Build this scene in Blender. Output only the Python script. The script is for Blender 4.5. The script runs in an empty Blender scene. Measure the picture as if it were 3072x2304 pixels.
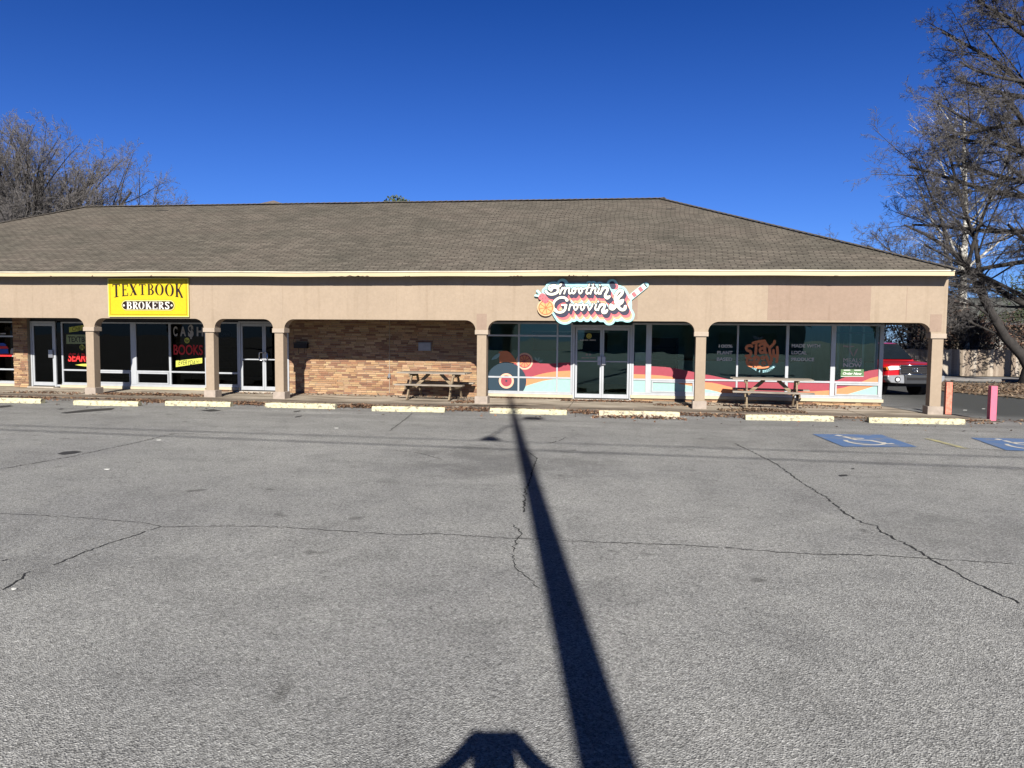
import bpy, bmesh, math, random
import numpy as np
from mathutils import Vector, Matrix
R = math.radians
random.seed(7)
rng = np.random.default_rng(11)
C = bpy.context.scene.collection
SC = bpy.context.scene

# ------------------------------------------------------------------ camera
CAMZ = 1.76
FPX, YAW, PIT, ROL = 2222.0, R(-9.132), R(-3.64), R(.531)
def ray(u, v):
    x = (u-1536)/FPX; y = 1.0; z = -(v-1152)/FPX
    c, s = math.cos(ROL), math.sin(ROL); x, z = c*x-s*z, s*x+c*z
    c, s = math.cos(PIT), math.sin(PIT); y, z = c*y-s*z, s*y+c*z
    c, s = math.cos(YAW), math.sin(YAW); x, y = c*x+s*y, -s*x+c*y
    return x, y, z
def onY(Y, u, v):                       # point of the plane Y = const seen at (u, v) of the photograph
    x, y, z = ray(u, v); t = Y/y
    return x*t, z*t+CAMZ
def onZ(u, v, z0=-.05):
    x, y, z = ray(u, v); t = (z0-CAMZ)/z
    return x*t, y*t
cam_d = bpy.data.cameras.new('camera'); cam = bpy.data.objects.new('camera', cam_d); C.objects.link(cam)
o0 = Vector(ray(1536, 1152)); ex = Vector(ray(1536+FPX, 1152))-o0; ez = Vector(ray(1536, 1152-FPX))-o0
M = Matrix((ex, ez, -o0)).transposed().to_4x4(); M.translation = (0, 0, CAMZ)
cam.matrix_world = M
cam_d.sensor_width = 36; cam_d.lens = FPX/3072*36; cam_d.clip_start = .02; cam_d.clip_end = 2000
SC.camera = cam

# ------------------------------------------------------------------ sky, sun, exposure
SUN_EL, SUN_AZ = R(29.1), R(180-10.55)
w = bpy.data.worlds.new('World'); SC.world = w; w.use_nodes = True
nt = w.node_tree; bg = nt.nodes['Background']
sky = nt.nodes.new('ShaderNodeTexSky'); sky.sky_type = 'NISHITA'; sky.sun_disc = False
sky.sun_elevation = SUN_EL; sky.sun_rotation = SUN_AZ; sky.altitude = 0
sky.air_density = 1.0; sky.dust_density = .0; sky.ozone_density = 6.0
mul = nt.nodes.new('ShaderNodeMix'); mul.data_type = 'RGBA'; mul.blend_type = 'MULTIPLY'; mul.inputs[0].default_value = 1; mul.inputs[7].default_value = (.434, .616, .994, 1)
tcw = nt.nodes.new('ShaderNodeTexCoord'); spw = nt.nodes.new('ShaderNodeSeparateXYZ'); rw = nt.nodes.new('ShaderNodeValToRGB'); m2 = nt.nodes.new('ShaderNodeMix')
nt.links.new(tcw.outputs['Generated'], spw.inputs[0]); nt.links.new(spw.outputs[2], rw.inputs[0])       # deep winter blue: the sky darkens quickly above the horizon
rw.color_ramp.elements[0].position = .10; rw.color_ramp.elements[0].color = (.80, .86, 1.0, 1)
rw.color_ramp.elements[1].position = 1; rw.color_ramp.elements[1].color = (.09, .10, .085, 1)
e_ = rw.color_ramp.elements.new(.41); e_.color = (.25, .48, .69, 1); e_ = rw.color_ramp.elements.new(.52); e_.color = (.12, .15, .14, 1)
m2.data_type = 'RGBA'; m2.blend_type = 'MULTIPLY'; m2.inputs[0].default_value = 1
nt.links.new(sky.outputs[0], mul.inputs[6]); nt.links.new(mul.outputs[2], m2.inputs[6]); nt.links.new(rw.outputs[0], m2.inputs[7]); nt.links.new(m2.outputs[2], bg.inputs[0]); bg.inputs[1].default_value = .0604
sl = bpy.data.lights.new('sun', 'SUN'); sl.energy = 5.0; sl.angle = R(.53); sl.color = (1, .955, .88)
so = bpy.data.objects.new('sun', sl); C.objects.link(so)
sd = Vector((math.sin(SUN_AZ)*math.cos(SUN_EL), math.cos(SUN_AZ)*math.cos(SUN_EL), math.sin(SUN_EL)))
so.rotation_euler = sd.to_track_quat('Z', 'Y').to_euler(); so.location = (0, -20, 30)
vs = SC.view_settings; vs.view_transform = 'Standard'; vs.look = 'None'; vs.exposure = .98; vs.gamma = 1
vs.use_curve_mapping = False
SC.cycles.diffuse_bounces = 1; SC.cycles.max_bounces = 8; SC.cycles.transparent_max_bounces = 12

# ------------------------------------------------------------------ materials
KA = .66      # real-world albedos: the photograph is simply exposed for them
def newmat(name):
    m = bpy.data.materials.new(name); m.use_nodes = True
    return m, m.node_tree, m.node_tree.nodes['Principled BSDF']
def N(nt, t, **k):
    n = nt.nodes.new(t)
    for a, b in k.items(): setattr(n, a, b)
    return n
def L(nt, a, b): nt.links.new(a, b)
def ramp(nt, fac, pts):
    r = N(nt, 'ShaderNodeValToRGB'); e = r.color_ramp.elements
    while len(e) < len(pts): e.new(.5)
    for i, (p, c) in enumerate(pts):
        e[i].position = p; e[i].color = (*c, 1) if len(c) == 3 else c
    L(nt, fac, r.inputs[0]); return r.outputs[0]
def noise(nt, vec, scale, detail=3, rough=.5, out='Fac'):
    n = N(nt, 'ShaderNodeTexNoise'); n.inputs['Scale'].default_value = scale; n.inputs['Detail'].default_value = detail
    n.inputs['Roughness'].default_value = rough
    if vec is not None: L(nt, vec, n.inputs['Vector'])
    return n.outputs[out]
def coord(nt, scale=(1, 1, 1)):
    g = N(nt, 'ShaderNodeNewGeometry'); mp = N(nt, 'ShaderNodeMapping'); mp.inputs['Scale'].default_value = scale
    L(nt, g.outputs['Position'], mp.inputs['Vector']); return mp.outputs[0]
def mixc(nt, fac, a, b, mode='MIX'):
    m = N(nt, 'ShaderNodeMix', data_type='RGBA', blend_type=mode)
    for s, v in ((m.inputs[0], fac), (m.inputs[6], a), (m.inputs[7], b)):
        if isinstance(v, (int, float)): s.default_value = v
        elif isinstance(v, tuple): s.default_value = (*v, 1)
        else: L(nt, v, s)
    return m.outputs[2]
def bump(nt, h, strength, dist, b):
    n = N(nt, 'ShaderNodeBump'); n.inputs['Strength'].default_value = strength; n.inputs['Distance'].default_value = dist
    L(nt, h, n.inputs['Height']); L(nt, n.outputs[0], b.inputs['Normal'])
def pm(name, c, rough=.6, var=.12, scale=6, bmp=0, bscale=60, metal=0, stretch=(1, 1, 1), spec=.5, c2=None, detail=4):
    m, nt, b = newmat(name)
    b.inputs['Roughness'].default_value = rough; b.inputs['Metallic'].default_value = metal
    b.inputs['Specular IOR Level'].default_value = spec
    v = coord(nt, stretch)
    f = noise(nt, v, scale, detail, .6)
    c = tuple(x*KA for x in c); c2 = None if c2 is None else tuple(x*KA for x in c2)
    lo = tuple(x*(1-var) for x in c) if c2 is None else c2
    hi = tuple(min(1, x*(1+var)) for x in c)
    L(nt, ramp(nt, f, [(.3, lo), (.7, hi)]), b.inputs['Base Color'])
    if bmp: bump(nt, noise(nt, v, bscale, 3), bmp, .01, b)
    return m
def attrmat(name, rough=.8, bmp=0, bscale=80, amp=.15, spec=.3):
    m, nt, b = newmat(name); b.inputs['Roughness'].default_value = rough; b.inputs['Specular IOR Level'].default_value = spec
    a = N(nt, 'ShaderNodeAttribute'); a.attribute_name = 'Col'
    v = coord(nt); f = noise(nt, v, 35, 4)
    L(nt, mixc(nt, 1.0, a.outputs['Color'], ramp(nt, f, [(.25, ((1-amp)*KA,)*3), (.75, (KA, KA, KA))]), 'MULTIPLY'), b.inputs['Base Color'])
    if bmp: bump(nt, noise(nt, v, bscale, 3), bmp, .01, b)
    return m

def make_asphalt():
    m, nt, b = newmat('asphalt'); b.inputs['Roughness'].default_value = .88; b.inputs['Specular IOR Level'].default_value = .25
    v = coord(nt)
    vo = N(nt, 'ShaderNodeTexVoronoi'); vo.inputs['Scale'].default_value = 120; L(nt, v, vo.inputs['Vector'])
    sep = N(nt, 'ShaderNodeSeparateColor'); L(nt, vo.outputs['Color'], sep.inputs[0])
    agg = ramp(nt, sep.outputs[0], [(0, (.10, .10, .10)), (.35, (.27, .27, .265)), (.7, (.43, .43, .422)), (.93, (.56, .56, .548)), (1, (.78, .775, .76))])
    vo2 = N(nt, 'ShaderNodeTexVoronoi'); vo2.inputs['Scale'].default_value = 60; L(nt, v, vo2.inputs['Vector'])
    sep2 = N(nt, 'ShaderNodeSeparateColor'); L(nt, vo2.outputs['Color'], sep2.inputs[0])
    agg = mixc(nt, .35, agg, ramp(nt, sep2.outputs[0], [(0, (.17, .17, .168)), (.6, (.37, .37, .362)), (1, (.54, .54, .53))]))
    big = noise(nt, v, .22, 4, .6); mid = noise(nt, v, 1.7, 5, .65)
    col = mixc(nt, 1.0, agg, ramp(nt, big, [(.32, (.59, .59, .60)), (.5, (.70, .70, .695)), (.7, (.82, .815, .805))]), 'MULTIPLY')
    col = mixc(nt, 1.0, col, ramp(nt, mid, [(.28, (.80, .80, .80)), (.5, (1, 1, 1)), (.7, (1.08, 1.08, 1.07))]), 'MULTIPLY')
    def spot(cx, cy, rx, ry, k, col):
        mp = N(nt, 'ShaderNodeMapping'); mp.inputs['Location'].default_value = (-cx/rx, -cy/ry, 0); mp.inputs['Scale'].default_value = (1/rx, 1/ry, 0); L(nt, v, mp.inputs[0])
        ln = N(nt, 'ShaderNodeVectorMath', operation='LENGTH'); L(nt, mp.outputs[0], ln.inputs[0])
        ad = N(nt, 'ShaderNodeMath', operation='ADD'); L(nt, ln.outputs['Value'], ad.inputs[0]); L(nt, ramp(nt, noise(nt, v, 1.1, 6, .7), [(.3, (0, 0, 0)), (.7, (.9, .9, .9))]), ad.inputs[1])
        return mixc(nt, ramp(nt, ad.outputs[0], [(.55, (k, k, k)), (1.25, (0, 0, 0))]), col, (.07, .07, .07))
    for q in ((-1.9, 10.4, 3.2, 3.4, .42), (-9.5, 8.5, 3.5, 2.0, .25), (3.2, 7.2, 2.2, 1.6, .22), (-4.2, 4.6, 1.6, 1.1, .20), (1.8, 13.2, 2.6, 1.6, .28), (-13.5, 13.5, 3.0, 1.2, .3), (5.2, 11.0, 1.8, .9, .2)): col = spot(*q, col)
    drip = noise(nt, v, 2.6, 2, .4); col = mixc(nt, ramp(nt, drip, [(.70, (0, 0, 0)), (.76, (.55, .55, .55))]), col, (.05, .048, .045))
    # the strip in front of the walkway and round the shop side is worn and dirtier
    sx = N(nt, 'ShaderNodeSeparateXYZ'); L(nt, v, sx.inputs[0])
    dirt = noise(nt, coord(nt, (.25, 1.3, 1)), 1.2, 4, .6)
    mr = N(nt, 'ShaderNodeMapRange'); mr.inputs[1].default_value = 12; mr.inputs[2].default_value = 18.5; L(nt, sx.outputs[1], mr.inputs[0])
    mu = N(nt, 'ShaderNodeMath', operation='MULTIPLY'); L(nt, mr.outputs[0], mu.inputs[0]); L(nt, ramp(nt, dirt, [(.35, (0, 0, 0)), (.65, (.8, .8, .8))]), mu.inputs[1])
    col = mixc(nt, mu.outputs[0], col, (.12, .118, .115))
    mr2 = N(nt, 'ShaderNodeMapRange'); mr2.inputs[1].default_value = 6.5; mr2.inputs[2].default_value = 9; L(nt, sx.outputs[0], mr2.inputs[0])
    mr3 = N(nt, 'ShaderNodeMapRange'); mr3.inputs[1].default_value = 17.5; mr3.inputs[2].default_value = 20; L(nt, sx.outputs[1], mr3.inputs[0])
    mu2 = N(nt, 'ShaderNodeMath', operation='MULTIPLY'); L(nt, mr2.outputs[0], mu2.inputs[0]); L(nt, mr3.outputs[0], mu2.inputs[1])
    col = mixc(nt, mu2.outputs[0], col, (.058, .060, .058))
    L(nt, col, b.inputs['Base Color'])
    bump(nt, vo.outputs['Distance'], .9, .006, b)
    return m
ASPH = make_asphalt()
CRACK = pm('crack_filler', (.02, .02, .02), .95, .4, 9)
def make_concrete():
    m, nt, b = newmat('walkway_concrete'); b.inputs['Roughness'].default_value = .85; b.inputs['Specular IOR Level'].default_value = .2
    v = coord(nt); f = noise(nt, coord(nt, (.5, 2.2, 1)), 1.3, 6, .65)
    col = ramp(nt, f, [(.28, (.07, .055, .042)), (.40, (.17, .14, .105)), (.50, (.33, .28, .22)), (.68, (.48, .42, .34))])
    col = mixc(nt, 1.0, col, ramp(nt, noise(nt, v, 40, 3), [(.3, (.8, .8, .8)), (.7, (1.1, 1.1, 1.1))]), 'MULTIPLY')
    sx = N(nt, 'ShaderNodeSeparateXYZ'); L(nt, v, sx.inputs[0])
    mr = N(nt, 'ShaderNodeMapRange'); mr.inputs[1].default_value = 19.1; mr.inputs[2].default_value = 18.5; L(nt, sx.outputs[1], mr.inputs[0])
    mu = N(nt, 'ShaderNodeMath', operation='MULTIPLY'); mu.inputs[1].default_value = .75; L(nt, mr.outputs[0], mu.inputs[0])
    col = mixc(nt, mu.outputs[0], col, ramp(nt, f, [(.3, (.055, .042, .034)), (.7, (.13, .105, .085))]))
    L(nt, col, b.inputs['Base Color']); bump(nt, noise(nt, v, 30, 4), .3, .01, b)
    return m
CONC = make_concrete()
def make_stucco(name, c):
    m, nt, b = newmat(name); b.inputs['Roughness'].default_value = .9; b.inputs['Specular IOR Level'].default_value = .15
    c = tuple(x*KA for x in c); v = coord(nt); f = noise(nt, v, .9, 5, .6); f2 = noise(nt, v, 14, 4, .6)
    col = ramp(nt, f, [(.3, tuple(x*.93 for x in c)), (.7, tuple(x*1.05 for x in c))])
    col = mixc(nt, 1.0, col, ramp(nt, f2, [(.3, (.93, .93, .92)), (.7, (1.03, 1.03, 1.03))]), 'MULTIPLY')
    st = noise(nt, coord(nt, (7, 7, .35)), 1.0, 4, .6)
    col = mixc(nt, 1.0, col, ramp(nt, st, [(.28, (.90, .89, .875)), (.45, (1, 1, 1))]), 'MULTIPLY')
    L(nt, col, b.inputs['Base Color']); bump(nt, noise(nt, v, 55, 4), .5, .008, b)
    return m
STUC = make_stucco('stucco_tan', (.43, .338, .250))
PATCH = make_stucco('stucco_patch', (.375, .275, .21))
TRIM = make_stucco('stucco_trim', (.50, .41, .325))
def make_shingle():
    m, nt, b = newmat('roof_shingle'); b.inputs['Roughness'].default_value = .93; b.inputs['Specular IOR Level'].default_value = .15
    uv = N(nt, 'ShaderNodeUVMap'); uv.uv_map = 'UVMap'; sx = N(nt, 'ShaderNodeSeparateXYZ'); L(nt, uv.outputs[0], sx.inputs[0])
    def mth(op, a, b_=None):
        n = N(nt, 'ShaderNodeMath', operation=op)
        for i, q in enumerate((a, b_)):
            if q is None: continue
            if isinstance(q, (int, float)): n.inputs[i].default_value = q
            else: L(nt, q, n.inputs[i])
        return n.outputs[0]
    row = mth('FLOOR', mth('DIVIDE', sx.outputs[1], .118))
    xo = mth('ADD', mth('DIVIDE', sx.outputs[0], .28), mth('ADD', mth('MULTIPLY', mth('MODULO', row, 2.0), .5), mth('MULTIPLY', mth('SINE', mth('MULTIPLY', row, 12.9)), .12)))
    colx = mth('FLOOR', xo); fr = mth('FRACT', xo); fy = mth('FRACT', mth('DIVIDE', sx.outputs[1], .118))
    cv = N(nt, 'ShaderNodeCombineXYZ'); L(nt, colx, cv.inputs[0]); L(nt, row, cv.inputs[1])
    wn = N(nt, 'ShaderNodeTexWhiteNoise', noise_dimensions='2D'); L(nt, cv.outputs[0], wn.inputs[0])
    base = ramp(nt, wn.outputs[0], [(0, (.097, .086, .073)), (.5, (.120, .106, .090)), (1, (.150, .133, .113))])
    v = coord(nt)
    stain = noise(nt, coord(nt, (.7, 1, 1)), .8, 5, .65)
    base = mixc(nt, 1.0, base, ramp(nt, stain, [(.3, (.76, .79, .76)), (.5, (1, 1, .97)), (.7, (1.14, 1.09, 1.07))]), 'MULTIPLY')
    base = mixc(nt, 1.0, base, ramp(nt, noise(nt, v, 70, 2), [(.3, (.75,)*3), (.7, (1.2,)*3)]), 'MULTIPLY')
    slit = mth('LESS_THAN', mth('ABSOLUTE', mth('SUBTRACT', fr, .5)), .045)
    slit = mth('MULTIPLY', slit, mth('LESS_THAN', fy, .85))
    base = mixc(nt, mth('MULTIPLY', slit, .9), base, (.02, .017, .015))
    lip_shade = mth('LESS_THAN', fy, .17)  # shadow line along each course edge, painted into the colour
    base = mixc(nt, mth('MULTIPLY', lip_shade, .7), base, (.026, .022, .019))
    L(nt, base, b.inputs['Base Color'])
    return m
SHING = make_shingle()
FASC = pm('fascia_cream_paint', (.62, .50, .30), .55, .07, 3, 0, stretch=(.6, 1, 6))
CREAM = pm('sill_cream', (.60, .52, .36), .6, .08, 5, .1)
SOFF = pm('soffit_paint', (.16, .125, .10), .8, .1, 4)
ALU = pm('aluminium_frame', (.54, .56, .58), .35, .08, 5, metal=.15, stretch=(1, 1, .4))
ALUD = pm('brushed_metal_plate', (.45, .45, .46), .35, .1, 8, metal=.7)
CHROME = pm('chrome', (.8, .8, .82), .12, .03, 5, metal=1)
BRICK = attrmat('split_face_brick', .9, .6, 60, .25)
MORT = pm('mortar', (.30, .25, .19), .95, .15, 20)
def glass(name, tint, fr=1.0):
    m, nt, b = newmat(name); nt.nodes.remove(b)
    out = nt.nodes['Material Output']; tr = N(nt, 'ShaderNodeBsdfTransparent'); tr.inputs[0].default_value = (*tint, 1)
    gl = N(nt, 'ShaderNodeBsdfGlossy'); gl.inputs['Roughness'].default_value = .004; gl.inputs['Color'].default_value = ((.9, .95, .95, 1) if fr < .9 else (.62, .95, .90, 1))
    fz = N(nt, 'ShaderNodeFresnel'); fz.inputs[0].default_value = 1.0+.55*fr
    wv = noise(nt, coord(nt), .9, 2); bm = N(nt, 'ShaderNodeBump'); bm.inputs['Strength'].default_value = .12; bm.inputs['Distance'].default_value = .02
    L(nt, wv, bm.inputs['Height']); L(nt, bm.outputs[0], gl.inputs['Normal'])
    mx = N(nt, 'ShaderNodeMixShader'); L(nt, fz.outputs[0], mx.inputs[0]); L(nt, tr.outputs[0], mx.inputs[1]); L(nt, gl.outputs[0], mx.inputs[2])
    L(nt, mx.outputs[0], out.inputs[0]); return m
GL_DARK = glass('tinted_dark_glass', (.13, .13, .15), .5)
GL_GREEN = glass('greenish_shop_glass', (.70, .84, .81), 1.2)
def flat(name, c, rough=.55, var=.05): return pm(name, c, rough, var, 12, spec=.3)
MAROON = flat('vinyl_maroon', (.38, .055, .08)); ORANGE = flat('vinyl_orange', (.76, .28, .12)); MINT = flat('vinyl_mint', (.36, .58, .52))
NAVY = flat('vinyl_navy', (.018, .045, .07)); PEACH = flat('vinyl_peach', (.86, .50, .34)); RUST = flat('vinyl_rust', (.82, .27, .11))
WHITEV = flat('vinyl_white', (.78, .78, .74)); GREYV = flat('vinyl_grey', (.45, .42, .38)); BLACKV = flat('vinyl_black', (.015, .013, .014))
YEL = flat('sign_yellow', (.72, .52, .012)); YELP = flat('paper_yellow', (.62, .64, .10)); REDV = flat('vinyl_red', (.70, .03, .03)); BLUEV = flat('vinyl_blue', (.02, .08, .42))
GRNV = flat('vinyl_green', (.10, .20, .08)); CORAL = flat('sign_coral', (.80, .16, .18)); SALMON = flat('sign_salmon', (.88, .44, .24))
AQUA = flat('sign_aqua', (.42, .80, .80)); SNAVY = flat('sign_navy', (.035, .035, .07)); CREAMV = flat('sign_cream', (.86, .84, .72))
BROWNV = flat('sign_brown', (.018, .006, .005)); DGREY = flat('dark_grey_metal', (.05, .05, .055), .5)
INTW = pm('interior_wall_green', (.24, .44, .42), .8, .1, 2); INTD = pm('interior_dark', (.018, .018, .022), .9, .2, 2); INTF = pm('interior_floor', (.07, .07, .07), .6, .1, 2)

# ------------------------------------------------------------------ mesh helpers
class MB:
    def __init__(s): s.v = []; s.f = []; s.c = []; s.mi = []
    def add(s, vs, fs, col=None, mi=0):
        n = len(s.v); s.v += [tuple(p) for p in vs]
        for f in fs: s.f.append(tuple(i+n for i in f)); s.c.append(col); s.mi.append(mi)
        return s
    def box(s, x0, x1, y0, y1, z0, z1, col=None, mi=0, rot=0, taper=0):
        t = taper
        vs = [(x0, y0, z0), (x1, y0, z0), (x1, y1, z0), (x0, y1, z0), (x0+t, y0+t, z1), (x1-t, y0+t, z1), (x1-t, y1-t, z1), (x0+t, y1-t, z1)]
        return s.add(vs, [(0, 3, 2, 1), (4, 5, 6, 7), (0, 1, 5, 4), (1, 2, 6, 5), (2, 3, 7, 6), (3, 0, 4, 7)], col, mi)
    def beam(s, a, b, wd, th, up=(0, 0, 1), col=None, mi=0):        # rectangular bar from a to b
        a = Vector(a); b = Vector(b); d = (b-a).normalized(); u = Vector(up)
        sd_ = d.cross(u)
        if sd_.length < 1e-4: sd_ = d.cross(Vector((0, 1, 0)))
        sd_.normalize(); u = sd_.cross(d).normalized(); sd_ *= wd/2; u = u*th/2
        vs = [a-sd_-u, a+sd_-u, a+sd_+u, a-sd_+u, b-sd_-u, b+sd_-u, b+sd_+u, b-sd_+u]
        return s.add(vs, [(0, 3, 2, 1), (4, 5, 6, 7), (0, 1, 5, 4), (1, 2, 6, 5), (2, 3, 7, 6), (3, 0, 4, 7)], col, mi)
    def tube(s, pts, rad, n=8, col=None, cap=True, mi=0):
        pts = [Vector(p) for p in pts]; rad = rad if hasattr(rad, '__len__') else [rad]*len(pts)
        base = len(s.v); prev = None
        for i, p in enumerate(pts):
            d = (pts[min(i+1, len(pts)-1)]-pts[max(i-1, 0)]).normalized()
            if prev is None: a = d.cross(Vector((0, 0, 1))) if abs(d.z) < .9 else d.cross(Vector((0, 1, 0)))
            else: a = prev-d*prev.dot(d)
            a.normalize(); prev = a; b_ = d.cross(a)
            for k in range(n):
                t = 2*math.pi*k/n; s.v.append(tuple(p+(a*math.cos(t)+b_*math.sin(t))*rad[i]))
        for i in range(len(pts)-1):
            for k in range(n):
                q = base+i*n; s.f.append((q+k, q+(k+1) % n, q+n+(k+1) % n, q+n+k)); s.c.append(col); s.mi.append(mi)
        if cap:
            s.f.append(tuple(base+k for k in range(n))[::-1]); s.c.append(col); s.mi.append(mi)
            s.f.append(tuple(base+(len(pts)-1)*n+k for k in range(n))); s.c.append(col); s.mi.append(mi)
        return s
    def prism(s, poly, y0, y1, col=None, mi=0):      # polygon of (x, z), from front y0 to back y1
        n = len(poly); vs = [(x, y0, z) for x, z in poly]+[(x, y1, z) for x, z in poly]
        fs = [tuple(range(n)), tuple(range(2*n-1, n-1, -1))]+[(i, i+n, (i+1) % n+n, (i+1) % n) for i in range(n)]
        return s.add(vs, fs, col, mi)
    def slab(s, poly, z0, z1, col=None, mi=0):       # polygon of (x, y)
        n = len(poly); vs = [(x, y, z0) for x, y in poly]+[(x, y, z1) for x, y in poly]
        fs = [tuple(range(n-1, -1, -1)), tuple(range(n, 2*n))]+[(i, (i+1) % n, (i+1) % n+n, i+n) for i in range(n)]
        return s.add(vs, fs, col, mi)
    def build(s, name, mats, parent=None, bevel=0, smooth=False, fix=True, seg=2):
        me = bpy.data.meshes.new(name); me.from_pydata(s.v, [], s.f)
        mats = mats if isinstance(mats, (list, tuple)) else [mats]
        for m in mats: me.materials.append(m)
        if len(mats) > 1: me.polygons.foreach_set('material_index', s.mi)
        if any(c is not None for c in s.c):
            ca = me.color_attributes.new('Col', 'FLOAT_COLOR', 'CORNER'); arr = np.ones((len(me.loops), 4), np.float32); i = 0
            for p, c in zip(me.polygons, s.c):
                if c is not None: arr[p.loop_start:p.loop_start+p.loop_total, :3] = c
            ca.data.foreach_set('color', arr.ravel())
        if fix or bevel:
            bm = bmesh.new(); bm.from_mesh(me)
            if bevel:
                bmesh.ops.bevel(bm, geom=[e for e in bm.edges if len(e.link_faces) == 2 and e.calc_face_angle(0) > .5], offset=bevel, segments=seg, affect='EDGES', profile=.5, clamp_overlap=True)
            if fix: bmesh.ops.recalc_face_normals(bm, faces=bm.faces)
            bm.to_mesh(me); bm.free()
        if smooth: me.polygons.foreach_set('use_smooth', [True]*len(me.polygons))
        o = bpy.data.objects.new(name, me); C.objects.link(o)
        if parent is not None: o.parent = parent; o.matrix_parent_inverse = parent_world(parent).inverted()
        return o
def parent_world(o):
    m = Matrix.LocRotScale(o.location, o.rotation_euler, o.scale)
    if o.parent: m = parent_world(o.parent) @ o.matrix_parent_inverse @ m
    return m
def tag(o, label=None, cat=None, group=None, kind=None):
    if label: o['label'] = label
    if cat: o['category'] = cat
    if group: o['group'] = group
    if kind: o['kind'] = kind
    return o
def thing(name, label, cat, loc=(0, 0, 0), rz=0, group=None):
    o = bpy.data.objects.new(name, None); C.objects.link(o); o.location = loc; o.rotation_euler = (0, 0, rz); o.empty_display_size = .3
    return tag(o, label, cat, group)
def dup(o, loc, rz, label=None):
    def rec(a, par):
        c = a.copy(); C.objects.link(c)
        if par is not None: c.parent = par
        for ch in [k for k in bpy.data.objects if k.parent is a]: rec(ch, c)
        return c
    c = rec(o, None); c.location = loc; c.rotation_euler = (0, 0, rz)
    if label: c['label'] = label
    return c
# a child built in its thing's own coordinates
def build_local(mb, name, mats, parent, **k):
    o = mb.build(name, mats, None, **k); o.parent = parent; return o

# region of the plane (x, z) where a sampled field is negative, as flat mesh (marching squares, runs merged)
def region(F, X, Z, y, mb, mi=0, thick=0):
    ny, nx = F.shape; ins = F < 0
    for j in range(ny-1):
        i = 0
        full = ins[j, :-1] & ins[j, 1:] & ins[j+1, :-1] & ins[j+1, 1:]
        anyi = ins[j, :-1] | ins[j, 1:] | ins[j+1, :-1] | ins[j+1, 1:]
        while i < nx-1:
            if full[i]:
                k = i
                while k < nx-1 and full[k]: k += 1
                mb.add([(X[i], y, Z[j]), (X[k], y, Z[j]), (X[k], y, Z[j+1]), (X[i], y, Z[j+1])], [(0, 1, 2, 3)], mi=mi); i = k; continue
            if anyi[i]:
                cs = [(i, j), (i+1, j), (i+1, j+1), (i, j+1)]; pts = []
                for a in range(4):
                    p = cs[a]; q = cs[(a+1) % 4]; fp = F[p[1], p[0]]; fq = F[q[1], q[0]]
                    if fp < 0: pts.append((X[p[0]], y, Z[p[1]]))
                    if (fp < 0) != (fq < 0):
                        t = fp/(fp-fq); A_ = (X[p[0]]+(X[q[0]]-X[p[0]])*t, y, Z[p[1]]+(Z[q[1]]-Z[p[1]])*t); pts.append(A_)
                        
                if len(pts) >= 3: mb.add(pts, [tuple(range(len(pts)))], mi=mi)
            i += 1
def seg_dist(PX, PY, polys):              # distance to polylines [(pts, radius)], minus radius
    D = np.full(PX.shape, 1e9)
    for pts, r in polys:
        if len(pts) == 1: pts = [pts[0], (pts[0][0]+.01, pts[0][1])]
        for (ax, ay), (bx, by) in zip(pts[:-1], pts[1:]):
            dx, dy = bx-ax, by-ay; t = np.clip(((PX-ax)*dx+(PY-ay)*dy)/(dx*dx+dy*dy), 0, 1)
            D = np.minimum(D, np.hypot(PX-ax-t*dx, PY-ay-t*dy)-r)
    return D
def smooth_line(pts, n=6):                # Catmull-Rom
    P = [pts[0]]+list(pts)+[pts[-1]]; out = []
    for i in range(1, len(P)-2):
        for k in range(n):
            t = k/n; a = [0, 0]
            for q in (0, 1):
                p0, p1, p2, p3 = (P[i+d][q] for d in (-1, 0, 1, 2))
                a[q] = .5*(2*p1+(p2-p0)*t+(2*p0-5*p1+4*p2-p3)*t*t+(3*p1-p0-3*p2+p3)*t**3)
            out.append(tuple(a))
    out.append(tuple(pts[-1])); return out
def text_mesh(txt, x0, x1, z0, z1, y, name, m, parent, bold=.0, slant=0, th=.002):
    cu = bpy.data.curves.new(name, 'FONT'); cu.body = txt; cu.size = 1; cu.offset = bold; cu.fill_mode = 'BOTH'; cu.extrude = 0; cu.shear = slant
    to = bpy.data.objects.new(name, cu); C.objects.link(to)
    dg = bpy.context.evaluated_depsgraph_get(); dg.update(); me = bpy.data.meshes.new_from_object(to.evaluated_get(dg))
    co = np.zeros(len(me.vertices)*3); me.vertices.foreach_get('co', co); co = co.reshape(-1, 3)
    mn, mx = co.min(0), co.max(0); out = np.zeros_like(co)
    out[:, 0] = x0+(co[:, 0]-mn[0])/(mx[0]-mn[0])*(x1-x0); out[:, 2] = z0+(co[:, 1]-mn[1])/(mx[1]-mn[1])*(z1-z0); out[:, 1] = y
    vs = [tuple(p) for p in out]; fs = [tuple(p.vertices) for p in me.polygons]
    bpy.data.objects.remove(to); bpy.data.curves.remove(cu); bpy.data.meshes.remove(me)
    mb = MB(); mb.add(vs, fs); return mb.build(name, m, parent, fix=False)

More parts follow.
